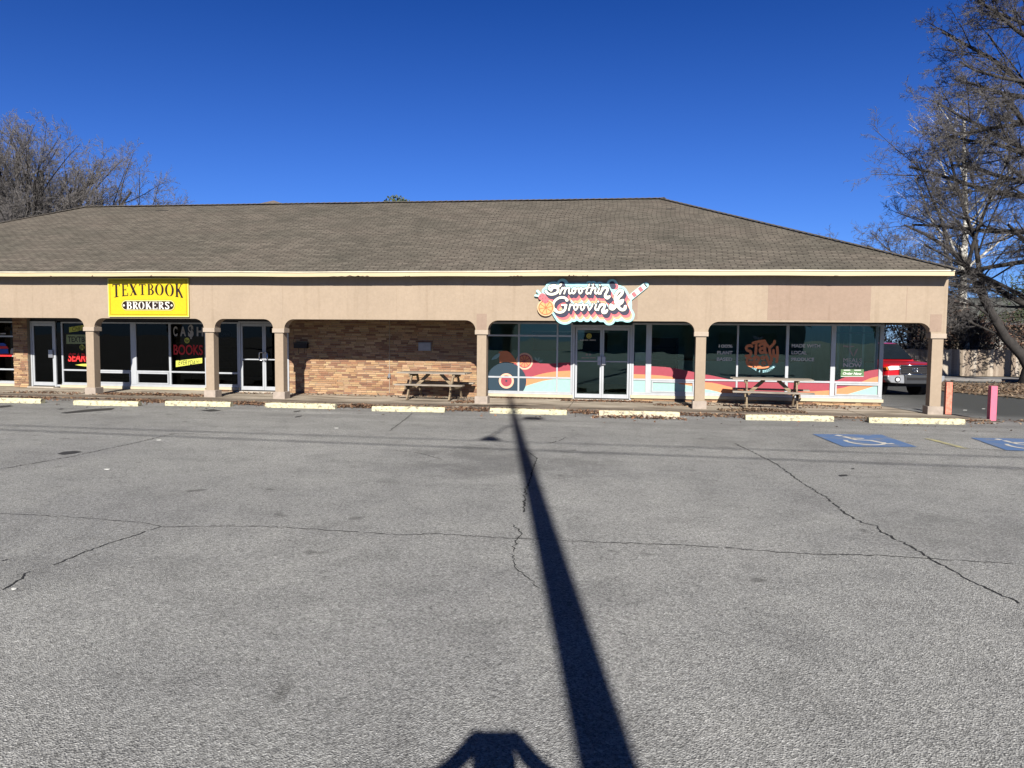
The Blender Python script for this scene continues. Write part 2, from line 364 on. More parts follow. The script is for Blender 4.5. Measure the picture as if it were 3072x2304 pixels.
# ------------------------------------------------------------------ the ground
YF, YW = 19.04, 21.105          # front face of the arcade, shop front
ZA = -.05                       # asphalt level near the building
def ground_z(x, y): return ZA+max(0., .008*(14-y)) if y > 0 else ZA+.112
mb = MB()
ys = [-400, -60, -8, 0, 14, 60, 600]; xs = [-500, -60, 60, 500]
for i in range(len(ys)-1):
    for k in range(len(xs)-1):
        q = [(xs[k], ys[i]), (xs[k+1], ys[i]), (xs[k+1], ys[i+1]), (xs[k], ys[i+1])]
        mb.add([(x, y, ground_z(x, y)) for x, y in q], [(0, 1, 2, 3)])
def gpt(u, v):
    z = ZA
    for _ in range(12):
        x, y = onZ(u, v, z); z = ground_z(x, y)
    return x, y, z
def crack(pts, w0, w1=None, jit=.018):
    w1 = w0 if w1 is None else w1; P = []
    for (a, b) in zip(pts[:-1], pts[1:]):
        A_ = gpt(*a); B_ = gpt(*b); n = max(2, int(math.dist(A_, B_)/.04))
        for k in range(n):
            t = k/n; P.append([A_[0]+(B_[0]-A_[0])*t+random.gauss(0, jit*.5), A_[1]+(B_[1]-A_[1])*t+random.gauss(0, jit*.5)])
    n = len(P)
    vs = []; fs = []
    for i, p in enumerate(P):
        q = P[min(i+3, n-1)]; r = P[max(i-3, 0)]; dx, dy = q[0]-r[0], q[1]-r[1]; l = math.hypot(dx, dy) or 1
        ww = (w0+(w1-w0)*i/n)*random.uniform(.25, .85)/2
        for s_ in (-1, 1):
            x, y = p[0]-dy/l*ww*s_, p[1]+dx/l*ww*s_; vs.append((x, y, ground_z(x, y)+.004))
    for i in range(n-1):
        if random.random() < .97: fs.append((2*i, 2*i+1, 2*i+3, 2*i+2))
    mb.add(vs, fs, mi=1)
crack([(0, 1408), (200, 1373), (400, 1330), (520, 1302), (590, 1301)], .03)
crack([(0, 1541), (250, 1553), (455, 1572), (480, 1582), (650, 1579), (800, 1580), (1000, 1592), (1200, 1606), (1300, 1602), (1560, 1616), (1800, 1628), (2050, 1636), (2250, 1650), (2400, 1662), (2640, 1667), (2780, 1676), (2930, 1686), (3072, 1692)], .018, .024)
crack([(480, 1582), (360, 1620), (260, 1655), (150, 1700)], .02)
crack([(88, 1715), (50, 1745), (0, 1776)], .022)
crack([(2203, 1330), (2260, 1357), (2330, 1393), (2400, 1445), (2482, 1495), (2535, 1540), (2580, 1567), (2625, 1577), (2640, 1592), (2690, 1620), (2760, 1655), (2795, 1680), (2850, 1710), (2900, 1738), (3000, 1785), (3072, 1818)], .035, .028)
crack([(1575, 1350), (1610, 1375), (1600, 1405), (1590, 1440), (1577, 1470), (1572, 1540)], .03)
crack([(1540, 1575), (1565, 1600), (1550, 1620), (1541, 1655), (1543, 1700), (1590, 1740), (1620, 1770)], .022, .012)
crack([(1650, 1330), (1680, 1322), (1700, 1310)], .03)
crack([(0, 1684), (35, 1676)], .05, .02, .01)
crack([(1180, 1350), (1260, 1360), (1330, 1380)], .02)
crack([(1170, 1292), (1200, 1270), (1238, 1240)], .03)
crack([(2830, 1338), (2950, 1348), (3072, 1355)], .025)
lot = tag(mb.build('parking_lot', [ASPH, CRACK], fix=False), kind='structure')

# walkway slab
mb = MB()
xe = [-40, -26, -15, -8.3, -3.2, 1.8, 5.6]
joints = [-40, -33, -26, -21.1, -15.7, -10.2, -6.1, -1.55, 2.55, 5.4]
for a, b in zip(joints[:-1], joints[1:]):
    mb.slab([(a+.008, 18.15), (b-.008, 18.15), (b-.008, YW+.3), (a+.008, YW+.3)], -.3, 0)
mb.slab([(5.408, 18.15), (8.05, 18.15), (7.5, 19.0), (7.12, 19.45), (6.72, 21.12), (6.72, YW+.3), (5.408, YW+.3)], -.3, 0)
tag(mb.build('walkway', CONC, bevel=.012), kind='structure')
mb = MB().slab([(-40, 17.95), (8.2, 17.95), (8.05, 18.14), (-40, 18.14)], -.2, -.028)
tag(mb.build('kerb_strip', pm('dirt_strip', (.12, .095, .075), .95, .5, 3, .4), None), kind='structure')

# ------------------------------------------------------------------ the shopping strip
B = thing('strip_mall_building', 'long low tan stucco shop building with arched arcade and brown shingle hip roof', 'building', (-12, 21, 0))
XC = [-15.32, -11.60, -9.54, -3.877, 1.71, 7.195]
XL = [-21.9, -28.2, -33.5]
cols = sorted(XL+XC)
ZT, ZSP = 2.185, 1.93
def beam_poly(x0, x1, cs, ztop):
    # outline along the bottom from left to right, then the top
    pts = []
    hp = .165
    for i, c in enumerate(cs):
        a, b = c-hp, c+hp
        if i == 0: a = x0
        else:
            for k in range(9):
                t = k/8*math.pi/2; pts.append((a-.27+.27*math.sin(t), ZT-(ZT-ZSP)*(1-math.cos(t))))
        pts += [(a, ZSP), (b if i < len(cs)-1 else x1, ZSP)]
        if i < len(cs)-1:
            for k in range(9):
                t = k/8*math.pi/2; pts.append((b+.27-.27*math.cos(t), ZSP+(ZT-ZSP)*math.sin(t)))
    pts += [(x1, ztop), (x0, ztop)]
    out = [pts[0]]
    for p in pts[1:]:
        if math.dist(p, out[-1]) > 1e-4: out.append(p)
    return out
def face_tri(poly):
    from mathutils.geometry import tessellate_polygon
    return tessellate_polygon([[Vector((x, z, 0)) for x, z in poly]])
poly = beam_poly(cols[0]-.165, XC[-1]+.17, cols, 3.42)
mb = MB(); n = len(poly)
vs = [(x, YF, z) for x, z in poly]+[(x, YF+.27, z) for x, z in poly]
tri = face_tri(poly)
mb.add(vs, [t for t in tri]+[tuple(i+n for i in t[::-1]) for t in tri]+[(i, (i+1) % n, (i+1) % n+n, i+n) for i in range(n)])
# the side return of the arcade at the right-hand end
mb.box(XC[-1]-.10, XC[-1]+.17, YF+.272, 31.5, ZT+.02, 3.42)
mb.build('arcade_wall', STUC, B)
def column(x):
    m = MB().box(x-.125, x+.125, YF+.005, YF+.255, .19, 1.82)
    c = m.build('column', STUC, B, bevel=.006)
    MB().box(x-.175, x+.175, YF-.035, YF+.29, 1.815, 1.932).build('capital', TRIM, c, bevel=.006)
    MB().box(x-.172, x+.172, YF-.035, YF+.30, -.02, .195).build('plinth', pm('plinth_%d' % int(x*10), (.42, .35, .29), .9, .2, 5, .5, 40), c, bevel=.008)
for x in cols: column(x)
for (u, v0, v1, m_) in ((843, 858, 953, TRIM), (1712, 960, 965, TRIM), (2722, 862, 962, PATCH)):
    a, zt = onY(YF, u, v0); _, zb = onY(YF, u, v1); MB().box(a-.006, a+.006, YF-.0025, YF-.0005, max(zb, ZT+.005), zt).build('stucco_joint', m_, B)
# repainted rectangles on the stucco
for (u0, v0, u1, v1) in [(2305, 856, 2610, 961), (1430, 941, 1460, 989), (2791, 943, 2824, 995), (1702, 880, 1912, 958)]:
    a, zt = onY(YF, u0, v0); b, zb = onY(YF, u1, v1)
    MB().box(a, b, YF-.0035, YF-.0005, max(zb, ZT+.004 if u1-u0 > 60 else zb), zt).build('repainted_patch', PATCH, B)

# roof
YE = YF-.38
EL_ = onY(YE, 0, 829.8); ER_ = onY(YE, 2864, 826.5)
XR_ = ER_[0]
def wav(x): return .004*math.sin(x*.9)+.008*math.sin(x*.37+1)+.003*math.sin(x*2.3)
def zfb(x): return EL_[1]+(ER_[1]-EL_[1])*(x-EL_[0])/(ER_[0]-EL_[0])+wav(x)
FH = .125
ridgeY = 25.4
for _ in range(30): ridgeY = YE+(XR_-onY(ridgeY, 1986, 597)[0])
RXR, RZ = onY(ridgeY, 1986, 597); RXL, RZL = onY(ridgeY, 256, 622)
XLc = RXL-(ridgeY-YE); YBk = 2*ridgeY-YE
SLOPE = math.hypot(ridgeY-YE, RZ-zfb(0)-FH)
def roof_pt(x, s, lift=0):               # s: distance up the front slope
    t = s/SLOPE; zt = RZ+(RZL-RZ)*(x-RXR)/(RXL-RXR); zb = zfb(x)+FH+.02
    zb_ = zb-wav(x)*min(1, t*3)
    return (x, YE-.03+(ridgeY-YE+.03)*t, zb_+(zt-zb_)*t+lift+.006*math.sin(x*1.7+t*9))
def add_uv(me, fn):
    uvl = me.uv_layers.new(name='UVMap')
    for li, l in enumerate(me.loops): uvl.data[li].uv = fn(l)
mb = MB(); uv = []
NC = int(SLOPE/.118)+1
for k in range(NC):
    s0, s1 = k*.118, min((k+1)*.118, SLOPE); 
    def hx(s): t = s/SLOPE; return XLc+(RXL-XLc)*t, XR_+(RXR-XR_)*t
    a0, b0 = hx(s0); a1, b1 = hx(s1); n = 40; vs = []
    for i in range(n+1):
        x0_ = a0+(b0-a0)*i/n; x1_ = a1+(b1-a1)*i/n
        vs.append(roof_pt(x0_, s0, .014)); uv.append((x0_, s0)); vs.append(roof_pt(x1_, s1, .004)); uv.append((x1_, s1-1e-4))
    fs = [(2*i, 2*i+2, 2*i+3, 2*i+1) for i in range(n)]
    if k == 0 or True:
        m0 = len(vs)
        for i in range(n+1):
            x0_ = a0+(b0-a0)*i/n; vs.append(roof_pt(x0_, s0, -.004)); uv.append((x0_, s0+.001))
        fs += [(m0+i, m0+i+1, 2*i+2, 2*i) for i in range(n)]
    mb.add(vs, fs)
c0 = (XR_+.03, YE-.03, zfb(XR_)+FH+.02); c1 = (XR_+.03, YBk, zfb(XR_)+FH+.02); pr = (RXR, ridgeY, RZ); pl = (RXL, ridgeY, RZL)
c2 = (XLc, YBk, zfb(XLc)+FH+.02); c3 = (XLc, YE-.03, zfb(XLc)+FH+.02)
mb.add([c0, c1, pr], [(0, 1, 2)]); uv += [(0, 0), (14, 0), (7, SLOPE)]
mb.add([c1, c2, pl, pr], [(0, 1, 2, 3)]); uv += [(0, 0), (40, 0), (32, SLOPE), (8, SLOPE)]
mb.add([c2, c3, pl], [(0, 1, 2)]); uv += [(0, 0), (14, 0), (7, SLOPE)]
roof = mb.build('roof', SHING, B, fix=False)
uvl = roof.data.uv_layers.new(name='UVMap')
for l in roof.data.loops: uvl.data[l.index].uv = uv[l.vertex_index]
mb = MB()
def cap_run(a, b):
    a = Vector(a); b = Vector(b); d = (b-a); n = int(d.length/.2)
    for i in range(n):
        p = a+d*(i/n); q = a+d*((i+1.15)/n); mb.beam(p+Vector((0, 0, .012)), q+Vector((0, 0, .028)), .24, .018)
cap_run(c0, pr); cap_run(pl, pr); cap_run(c3, pl); cap_run(c1, pr)
mb.build('ridge_cap', pm('ridge_cap_shingle', (.12, .105, .09), .95, .2, 9), roof)
# little rear gable that pokes above the ridge
gx = onY(ridgeY+.3, 831, 605)
mb = MB().add([(gx[0]-.75, ridgeY+.06, gx[1]-.13), (gx[0], ridgeY+.05, gx[1]), (gx[0]+.38, ridgeY+.06, gx[1]-.13), (gx[0]-.75, ridgeY+6, gx[1]-.13), (gx[0], ridgeY+6, gx[1]), (gx[0]+.38, ridgeY+6, gx[1]-.13)],
     [(0, 1, 4, 3), (1, 2, 5, 4), (0, 2, 1)])
g_ = mb.build('rear_gable', pm('rear_shingle', (.17, .14, .12), .95, .2, 9), roof)
a, z = onY(24.6, 1890, 651); 
sl_ = lambda x, s, dx, ds, nm: MB().add([roof_pt(x, s, .02), roof_pt(x+dx, s, .02), roof_pt(x+dx, s+ds, .02), roof_pt(x, s+ds, .02)], [(0, 1, 2, 3)]).build(nm, pm('bare_felt', (.035, .03, .028), .95), roof, fix=False)
sl_(1.0, SLOPE*.80, .26, .10, 'missing_shingle'); sl_(RXL+3.3, SLOPE*.90, .5, .07, 'missing_shingle')
# fascia with a thin metal drip edge, soffit
mb = MB(); md = MB(); n = 90
for (fb, ft, y0, y1, q) in ((0, FH, YE, YE+.03, mb), (FH-.018, FH+.014, YE-.022, YE-.002, md)):
    vs = []
    for i in range(n+1):
        x = XLc+(XR_-XLc)*i/n; z = zfb(x); vs += [(x, y0, z+fb), (x, y0, z+ft), (x, y1, z+ft), (x, y1, z+fb)]
    q.add(vs, [tuple((4*i+a, 4*i+(a+1) % 4, 4*i+4+(a+1) % 4, 4*i+4+a)) for i in range(n) for a in range(4)]+[(0, 1, 2, 3), (4*n+3, 4*n+2, 4*n+1, 4*n)])
z = zfb(XR_); mb.box(XR_-.03, XR_, YE+.031, YBk, z, z+FH)
mb.build('fascia', FASC, B); md.build('drip_edge', pm('drip_edge_paint', (.72, .66, .5), .5, .15, 4), B)
BAREW = pm('bare_wood', (.10, .065, .045), .95, .3, 20)
for (x, w_, h_) in [(-7.9, .9, .03), (-7.3, .5, .025), (-3.1, .35, .02), (-1.6, .22, .03), (-1.25, .15, .02), (-16.2, .06, .03), (-14.9, .05, .05), (-13.1, .06, .03), (-5.9, .2, .015), (4.7, .1, .015)]:
    poly = [(x+w_*k/8, zfb(x+w_*k/8)+(.004+h_*random.random() if k % 2 else .002)) for k in range(9)]+[(x+w_*k/8, zfb(x+w_*k/8)-.003) for k in range(8, -1, -1)]
    MB().prism(poly, YE-.0035, YE-.0005).build('peeled_paint', BAREW, B)
mb = MB()
for i in range(40):
    xa = XLc+(XR_-XLc)*i/40; xb = XLc+(XR_-XLc)*(i+1)/40
    mb.add([(xa, YE+.032, zfb(xa)+.03), (xb, YE+.032, zfb(xb)+.03), (xb, YF-.001, zfb(xb)+.03), (xa, YF-.001, zfb(xa)+.03)], [(0, 1, 2, 3)])
mb.add([(XC[-1]+.171, YE+.03, 3.34), (XR_-.031, YE+.03, 3.34), (XR_-.031, YBk, 3.34), (XC[-1]+.171, YBk, 3.34)], [(0, 1, 2, 3)])
mb.build('soffit', SOFF, B, fix=False)
MB().box(XLc+.5, XC[-1]-.101, YF+.272, YW+.2, 2.36, 2.40).build('walkway_ceiling', SOFF, B)

# walls behind the arcade: the brick panels are laid brick by brick
PAL = [tuple(a*b for a, b in zip(c, (.86, .78, .66))) for c in [(.62, .43, .27), (.56, .36, .23), (.44, .25, .17), (.68, .51, .33), (.50, .33, .23), (.36, .21, .155), (.66, .47, .33), (.60, .40, .25)]]
def bricks(mb, x0, x1, z0, z1, Y, rh=.0605):
    n = max(1, round((z1-z0)/rh)); rh = (z1-z0)/n
    for r in range(n):
        x = x0-random.uniform(0, .2)
        while x < x1:
            ln = random.choice((.16, .20, .24, .28, .31)); a, b = max(x, x0), min(x+ln-.010, x1)
            if b-a > .02:
                c = random.choice(PAL); k = random.uniform(.8, 1.12); c = tuple(q*k for q in c); p = random.uniform(.006, .026)
                j = [random.uniform(-.004, .004) for _ in range(4)]; za, zb = z0+r*rh+.004, z0+(r+1)*rh-.006
                mb.add([(a, Y-p, za+j[0]), (b, Y-p*.9, za+j[1]), (b, Y-p, zb+j[2]), (a, Y-p*.8, zb+j[3]), (a, Y+.01, za), (b, Y+.01, za), (b, Y+.01, zb), (a, Y+.01, zb)],
                       [(0, 1, 2, 3), (0, 4, 5, 1), (2, 6, 7, 3), (1, 5, 6, 2), (0, 3, 7, 4)], c)
            x += ln
def brickwall(x0, x1, z0, z1, Y=YW, depth=.22, rh=.0605):
    w_ = MB().box(x0, x1, Y, Y+depth, z0, z1).build('brick_wall', MORT, B)
    mb = MB(); bricks(mb, x0+.001, x1-.001, z0, z1, Y, rh); mb.build('brick_facing', BRICK, w_, fix=False)
    return w_
brickwall(-10.235, -4.30, 0, 2.36)
brickwall(-19.62, -19.10, 0, 2.36, YW-.12, .34)
brickwall(-36, -24.5, 0, 2.36)
# header band above the shop windows and low walls below the sills
MB().box(-36, -10.24, YW+.02, YW+.2, 2.13, 2.36).build('window_header', DGREY, B)
MB().box(-4.299, 6.63, YW+.02, YW+.2, 2.19, 2.36).build('window_header', pm('header_grey', (.16, .17, .17), .6), B)
def storefront(name, x0, x1, zs, zt, mulls, rail, dark, cream=True, rails_extra=(), hopper=(), fw=.05, label=None):
    """zs: glass bottom. mulls: (x, width)."""
    f = MB(); y0, y1 = YW-.035, YW+.05
    f.box(x0, x0+fw, y0, y1, zs, zt); f.box(x1-fw, x1, y0, y1, zs, zt)
    edges = [x0+fw]
    for x, w_ in mulls: f.box(x-w_/2, x+w_/2, y0+.001, y1, zs, zt); edges += [x-w_/2, x+w_/2]
    edges.append(x1-fw)
    for a, b in zip(edges[::2], edges[1::2]):
        f.box(a, b, y0+.003, y1, zt-.045, zt)
        for z in (rail,)+tuple(rails_extra): f.box(a, b, y0+.003, y1, z-.025, z+.025)
        f.box(a, b, y0+.003, y1, zs-.001, zs+.03)
    f.box(x0, x1, y0-.02, y1, zs-.055, zs-.002)
    for a, b in hopper:
        for (p, q, r_, s_) in ((a, b, rail-.075, rail-.03), (a, b, zs+.035, zs+.07), (a, a+.04, zs+.071, rail-.076), (b-.04, b, zs+.071, rail-.076)): f.box(p, q, y0-.012, y1-.02, r_, s_)
    W = f.build(name, ALU, B, bevel=.003, seg=1)
    if label: W['label'] = label
    for a, b in zip(edges[::2], edges[1::2]):
        cuts = [zs+.03]+[c for z in sorted((rail,)+tuple(rails_extra)) for c in (z-.025, z+.025)]+[zt-.045]
        for za, zb in zip(cuts[::2], cuts[1::2]):
            MB().add([(a, YW, za), (b, YW, za), (b, YW, zb), (a, YW, zb)], [(0, 1, 2, 3)]).build('pane', GL_DARK if dark else GL_GREEN, W, fix=False)
    if cream:
        MB().box(x0-.03, x1+.03, YW-.09, YW+.06, zs-.14, zs-.056).build('sill', CREAM, W, bevel=.004, seg=1)
        if zs-.142 > .01:
            m_ = MB().box(x0, x1, YW-.01, YW+.1, 0, zs-.141).build('low_wall', MORT, W)
            mb = MB(); bricks(mb, x0, x1, 0, zs-.142, YW-.025, .04); mb.build('brick_course', BRICK, W, fix=False)
    return W
def door(x0, x1, zb, zt, leaves, mid, dark, handle, fw=.06):
    """frame x0..x1; leaves: (a, b) glass leaf extents."""
    f = MB(); y0, y1 = YW-.04, YW+.06
    f.box(x0, x0+fw, y0, y1, zb-.03, zt); f.box(x1-fw, x1, y0, y1, zb-.03, zt); f.box(x0+fw, x1-fw, y0+.002, y1, zt-.06, zt)
    D_ = f.build('door', ALU, B, bevel=.003, seg=1)
    for a, b in leaves:
        l = MB(); s_ = .055; ya, yb = YW-.028, YW+.03
        l.box(a, a+s_, ya, yb, zb, zt-.065); l.box(b-s_, b, ya, yb, zb, zt-.065)
        l.box(a+s_, b-s_, ya+.001, yb, zt-.15, zt-.065); l.box(a+s_, b-s_, ya+.001, yb, zb, zb+.115)
        if mid: l.box(a+s_, b-s_, ya+.005, yb-.02, mid-.018, mid+.018)
        l.build('door_leaf', ALU, D_, bevel=.003, seg=1)
        MB().add([(a+s_, YW, zb+.115), (b-s_, YW, zb+.115), (b-s_, YW, zt-.15), (a+s_, YW, zt-.15)], [(0, 1, 2, 3)]).build('pane', GL_DARK if dark else GL_GREEN, D_, fix=False)
    for (hx0, hx1, hz0, hz1) in handle:
        MB().box(hx0, hx1, YW-.085, YW-.045, hz0, hz1).build('handle', ALUD, D_, bevel=.006)
    MB().box(x0-.02, x1+.02, YW-.2, YW+.1, -.01, zb-.031).build('threshold', pm('worn_threshold', (.52, .46, .38), .8, .2, 8, .3), D_, bevel=.005)
    return D_

W0 = storefront('window', -24.4, -19.64, .155, 2.11, [(-22.2, .06)], .56, True, rails_extra=(1.63,), label='wide dark shop window left of the brick pier')
D1 = door(-19.08, -18.17, .06, 2.12, [(-19.015, -18.235)], None, True, [(-18.40, -18.25, .96, 1.21)])
MB().box(-18.165, -17.97, YW-.03, YW+.05, .04, .10).build('sidelight_sill', ALU, D1)
MB().add([(-18.165, YW, .1), (-17.97, YW, .1), (-17.97, YW, 2.08), (-18.165, YW, 2.08)], [(0, 1, 2, 3)]).build('pane', GL_DARK, D1, fix=False)
W1 = storefront('window', -17.965, -12.95, .15, 2.11, [(-16.75, .05), (-15.43, .19), (-14.18, .07)], .575, True, hopper=[(-16.72, -15.54), (-15.32, -14.23)], label='wide dark shop window between the two left doors')
W2 = storefront('window', -12.945, -11.875, .19, 2.13, [(-12.62, .05)], .565, True, fw=.045, label='dark shop window left of the door with looped handles')
D2 = door(-11.87, -10.24, .06, 2.16, [(-11.80, -11.045), (-11.04, -10.31)], 1.0, True, [])
for s_ in (-1, 1):
    MB().tube([(-11.04+s_*.03, YW-.03, .96), (-11.04+s_*.03, YW-.09, .97), (-11.04+s_*.10, YW-.09, .97), (-11.04+s_*.13, YW-.09, 1.0), (-11.04+s_*.13, YW-.09, 1.19), (-11.04+s_*.10, YW-.09, 1.22), (-11.04+s_*.03, YW-.09, 1.22), (-11.04+s_*.03, YW-.03, 1.21)], .016, 8).build('handle', CHROME, D2, smooth=True)
W3 = storefront('window', -4.295, -1.655, .175, 2.18, [(-3.20, .05), (-2.09, .045)], .60, False, rails_extra=(1.80,), label='large muralled shop window left of the double doors')
D3 = door(-1.65, .015, .05, 2.12, [(-1.575, -.825), (-.820, -.055)], 1.09, False, [(-.945, -.83, .99, 1.235), (-.82, -.715, .99, 1.235)])
W5 = storefront('window', .02, 1.79, .215, 2.18, [(.477, .155)], .60, False, hopper=[(.57, 1.73)], label='muralled shop window right of the double doors')
W6 = storefront('window', 1.83, 6.63, .235, 2.18, [(2.875, .05), (4.18, .08), (5.365, .12)], .62, False, hopper=[(5.44, 6.56)], fw=.10, label='long muralled corner window with white slogans')
# side glass of the corner shop: seen through the front glass
f = MB(); X0 = 6.55
for y in (YW+.35, 22.6, 23.9, 25.2): f.box(X0-.03, X0+.05, y-.04, y+.04, .1, 2.3)
f.box(X0-.03, X0+.05, YW+.4, 25.2, .02, .2); f.box(X0-.03, X0+.05, YW+.4, 25.2, .60, .65); f.box(X0-.03, X0+.05, YW+.4, 25.2, 1.95, 2.0); f.box(X0-.03, X0+.05, YW+.4, 25.2, 2.22, 2.36)
WS = f.build('window', ALU, B); WS['label'] = 'side window of the corner shop'
MB().add([(X0, YW+.3, .1), (X0, 25.2, .1), (X0, 25.2, 2.25), (X0, YW+.3, 2.25)], [(0, 1, 2, 3)]).build('pane', GL_GREEN, WS, fix=False)
MB().box(X0-.05, X0+.07, 25.21, 30.6, 0, 3.3).build('side_wall', STUC, B)
# rooms
def room(x0, x1, depth, wallm, open_right=False):
    m = MB(); y0, y1 = YW+.21, YW+depth
    m.add([(x0, y0, .02), (x1, y0, .02), (x1, y1, .02), (x0, y1, .02)], [(0, 1, 2, 3)], mi=1)
    m.add([(x0, y0, 2.5), (x1, y0, 2.5), (x1, y1, 2.5), (x0, y1, 2.5)], [(3, 2, 1, 0)], mi=2)
    m.add([(x0, y1, 0), (x1, y1, 0), (x1, y1, 2.5), (x0, y1, 2.5)], [(0, 1, 2, 3)])
    m.add([(x0, y0-.18, 0), (x0, y1, 0), (x0, y1, 2.5), (x0, y0-.18, 2.5)], [(0, 1, 2, 3)])
    if not open_right: m.add([(x1, y0-.18, 0), (x1, y1, 0), (x1, y1, 2.5), (x1, y0-.18, 2.5)], [(0, 1, 2, 3)])
    else: m.add([(x1-.1, 25.2, 0), (x1-.1, y1, 0), (x1-.1, y1, 2.5), (x1-.1, 25.2, 2.5)], [(0, 1, 2, 3)])
    return m.build('shop_interior', [wallm, INTF, INTD], B, fix=False)
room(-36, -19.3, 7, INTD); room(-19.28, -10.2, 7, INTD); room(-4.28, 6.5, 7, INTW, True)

# things seen inside the shops
def cabinet(name, label, cat, x, y, w_, dp, hh, m, shelves=3, rot=0):
    t = thing(name, label, cat, (x, y, .02), rot)
    c = MB().box(-w_/2, -w_/2+.03, 0, dp, 0, hh).box(w_/2-.03, w_/2, 0, dp, 0, hh).box(-w_/2+.03, w_/2-.03, dp-.02, dp, 0, hh).box(-w_/2+.03, w_/2-.03, 0, dp-.021, hh-.04, hh).box(-w_/2+.03, w_/2-.03, 0, dp-.021, 0, .1)
    build_local(c, 'carcass', m, t)
    for k in range(shelves): build_local(MB().box(-w_/2+.031, w_/2-.031, .01, dp-.022, hh*(k+1)/(shelves+1), hh*(k+1)/(shelves+1)+.025), 'shelf', m, t)
    return t
cabinet('display_fridge', 'tall black drinks fridge standing inside right of the double doors', 'fridge', 1.02, 23.3, .8, .7, 1.75, BLACKV, 4)
cabinet('display_shelf', 'pale low shelf unit just inside the shop beside the double doors', 'shelf', .30, 23.6, .55, .5, 1.3, ALUD, 3)
cabinet('book_shelf', 'dark bookshelf inside the textbook shop behind the glass', 'bookshelf', -14.8, 24.4, 1.6, .4, 1.3, BLACKV, 4)
t = thing('service_counter', 'long dark counter inside the corner shop', 'counter', (3.4, 25.6, .02))
build_local(MB().box(-2.2, 2.2, 0, .6, 0, 1.0), 'counter_base', INTW, t); build_local(MB().box(-2.25, 2.25, -.05, .65, 1.001, 1.05), 'counter_top', BLACKV, t, bevel=.01)
t = thing('menu_board', 'dark menu board on the back wall of the corner shop', 'menu board', (-2.3, YW+6.9, 1.6))
build_local(MB().box(-1.4, 1.4, -.05, 0, -.35, .35), 'board', BLACKV, t, bevel=.01); build_local(MB().box(-1.45, 1.45, -.06, -.0505, .351, .40), 'rail', ALUD, t)

# ------------------------------------------------------------------ vinyl on the glass
def wp(o, s, pts): return [onY(YW, o[0]+a/s, o[1]+b/s) for a, b in pts]
def vinyl(poly, layer, m, parent, name='mural_band'):
    from mathutils.geometry import tessellate_polygon
    y = YW-.004-.0022*layer
    mb = MB(); mb.add([(x, y, z) for x, z in poly], [t for t in tessellate_polygon([[Vector((x, z, 0)) for x, z in poly]])]); return mb.build(name, m, parent, fix=False)
def disc(cx, cz, r, layer, m, parent, name, sx=1, a0=0, a1=2*math.pi, rot=0, sz=1):
    pts = []
    n = 40
    for k in range(n+1 if a1-a0 < 6.2 else n):
        t = a0+(a1-a0)*k/n; x, z = r*sx*math.cos(t), r*sz*math.sin(t); pts.append((cx+x*math.cos(rot)-z*math.sin(rot), cz+x*math.sin(rot)+z*math.cos(rot)))
    return vinyl(pts, layer, m, parent, name)
def clipz(poly, zmin=None, xmin=None, xmax=None, zmax=None):
    def clip(P, f, inter):
        out = []
        for a, b in zip(P, P[1:]+P[:1]):
            if f(a): out.append(a)
            if f(a) != f(b): out.append(inter(a, b))
        return out
    if zmin is not None: poly = clip(poly, lambda p: p[1] >= zmin, lambda a, b: (a[0]+(b[0]-a[0])*(zmin-a[1])/(b[1]-a[1]), zmin))
    if zmax is not None: poly = clip(poly, lambda p: p[1] <= zmax, lambda a, b: (a[0]+(b[0]-a[0])*(zmax-a[1])/(b[1]-a[1]), zmax))
    if xmin is not None: poly = clip(poly, lambda p: p[0] >= xmin, lambda a, b: (xmin, a[1]+(b[1]-a[1])*(xmin-a[0])/(b[0]-a[0])))
    if xmax is not None: poly = clip(poly, lambda p: p[0] <= xmax, lambda a, b: (xmax, a[1]+(b[1]-a[1])*(xmax-a[0])/(b[0]-a[0])))
    return poly
def band(top, z0, layer, m, parent, x0=None, x1=None):
    P = list(top); return vinyl(P+[(P[-1][0], z0), (P[0][0], z0)], layer, m, parent)
O4, S4 = (1440, 960), 6.9125
tp = wp(O4, S4, [(700, 900), (1100, 820), (1170, 850), (1240, 900), (1420, 905), (1570, 898), (1640, 885), (1925, 880)]); tp[-1] = (-1.70, tp[-1][1])
band(tp, .19, 1, MAROON, W3)
tp = wp(O4, S4, [(900, 1215), (1000, 1190), (1110, 1165), (1220, 1130), (1350, 1100), (1480, 1078), (1600, 1065), (1760, 1055), (1925, 1050)]); tp[-1] = (-1.70, tp[-1][1])
band(tp, .19, 2, ORANGE, W3)
tp = wp(O4, S4, [(900, 1385), (970, 1360), (1080, 1325), (1200, 1290), (1300, 1262), (1420, 1240), (1560, 1222), (1925, 1205)]); tp[-1] = (-1.70, tp[-1][1])
band(tp, .19, 3, MINT, W3)
sc_ = 1/(S4*105.3)                                  # metres per enlarged pixel on the shop front
cx, cz = wp(O4, S4, [(548, 1262)])[0]
rec = [(cx+425*sc_*math.cos(t), cz+385*sc_*math.sin(t)) for t in np.linspace(0, 2*math.pi, 64, endpoint=False)]
vinyl(clipz(rec, zmin=.19, xmin=-4.24), 5, NAVY, W3, 'record')
disc(cx, cz, 160*sc_, 6, PEACH, W3, 'record_label'); disc(cx, cz, 116*sc_, 7, MAROON, W3, 'record_label'); disc(cx, cz, 22*sc_, 8, NAVY, W3, 'record_label')
vinyl(wp(O4, S4, [(390, 655), (470, 645), (560, 640), (630, 680), (690, 750), (740, 830), (770, 900), (640, 880), (560, 870), (480, 872), (410, 885), (395, 780)]), 4, RUST, W3, 'orange_fruit')
vinyl(wp(O4, S4, [(235, 835), (270, 770), (320, 725), (400, 690), (420, 700), (400, 755), (350, 800)]), 5, MINT, W3, 'leaf')
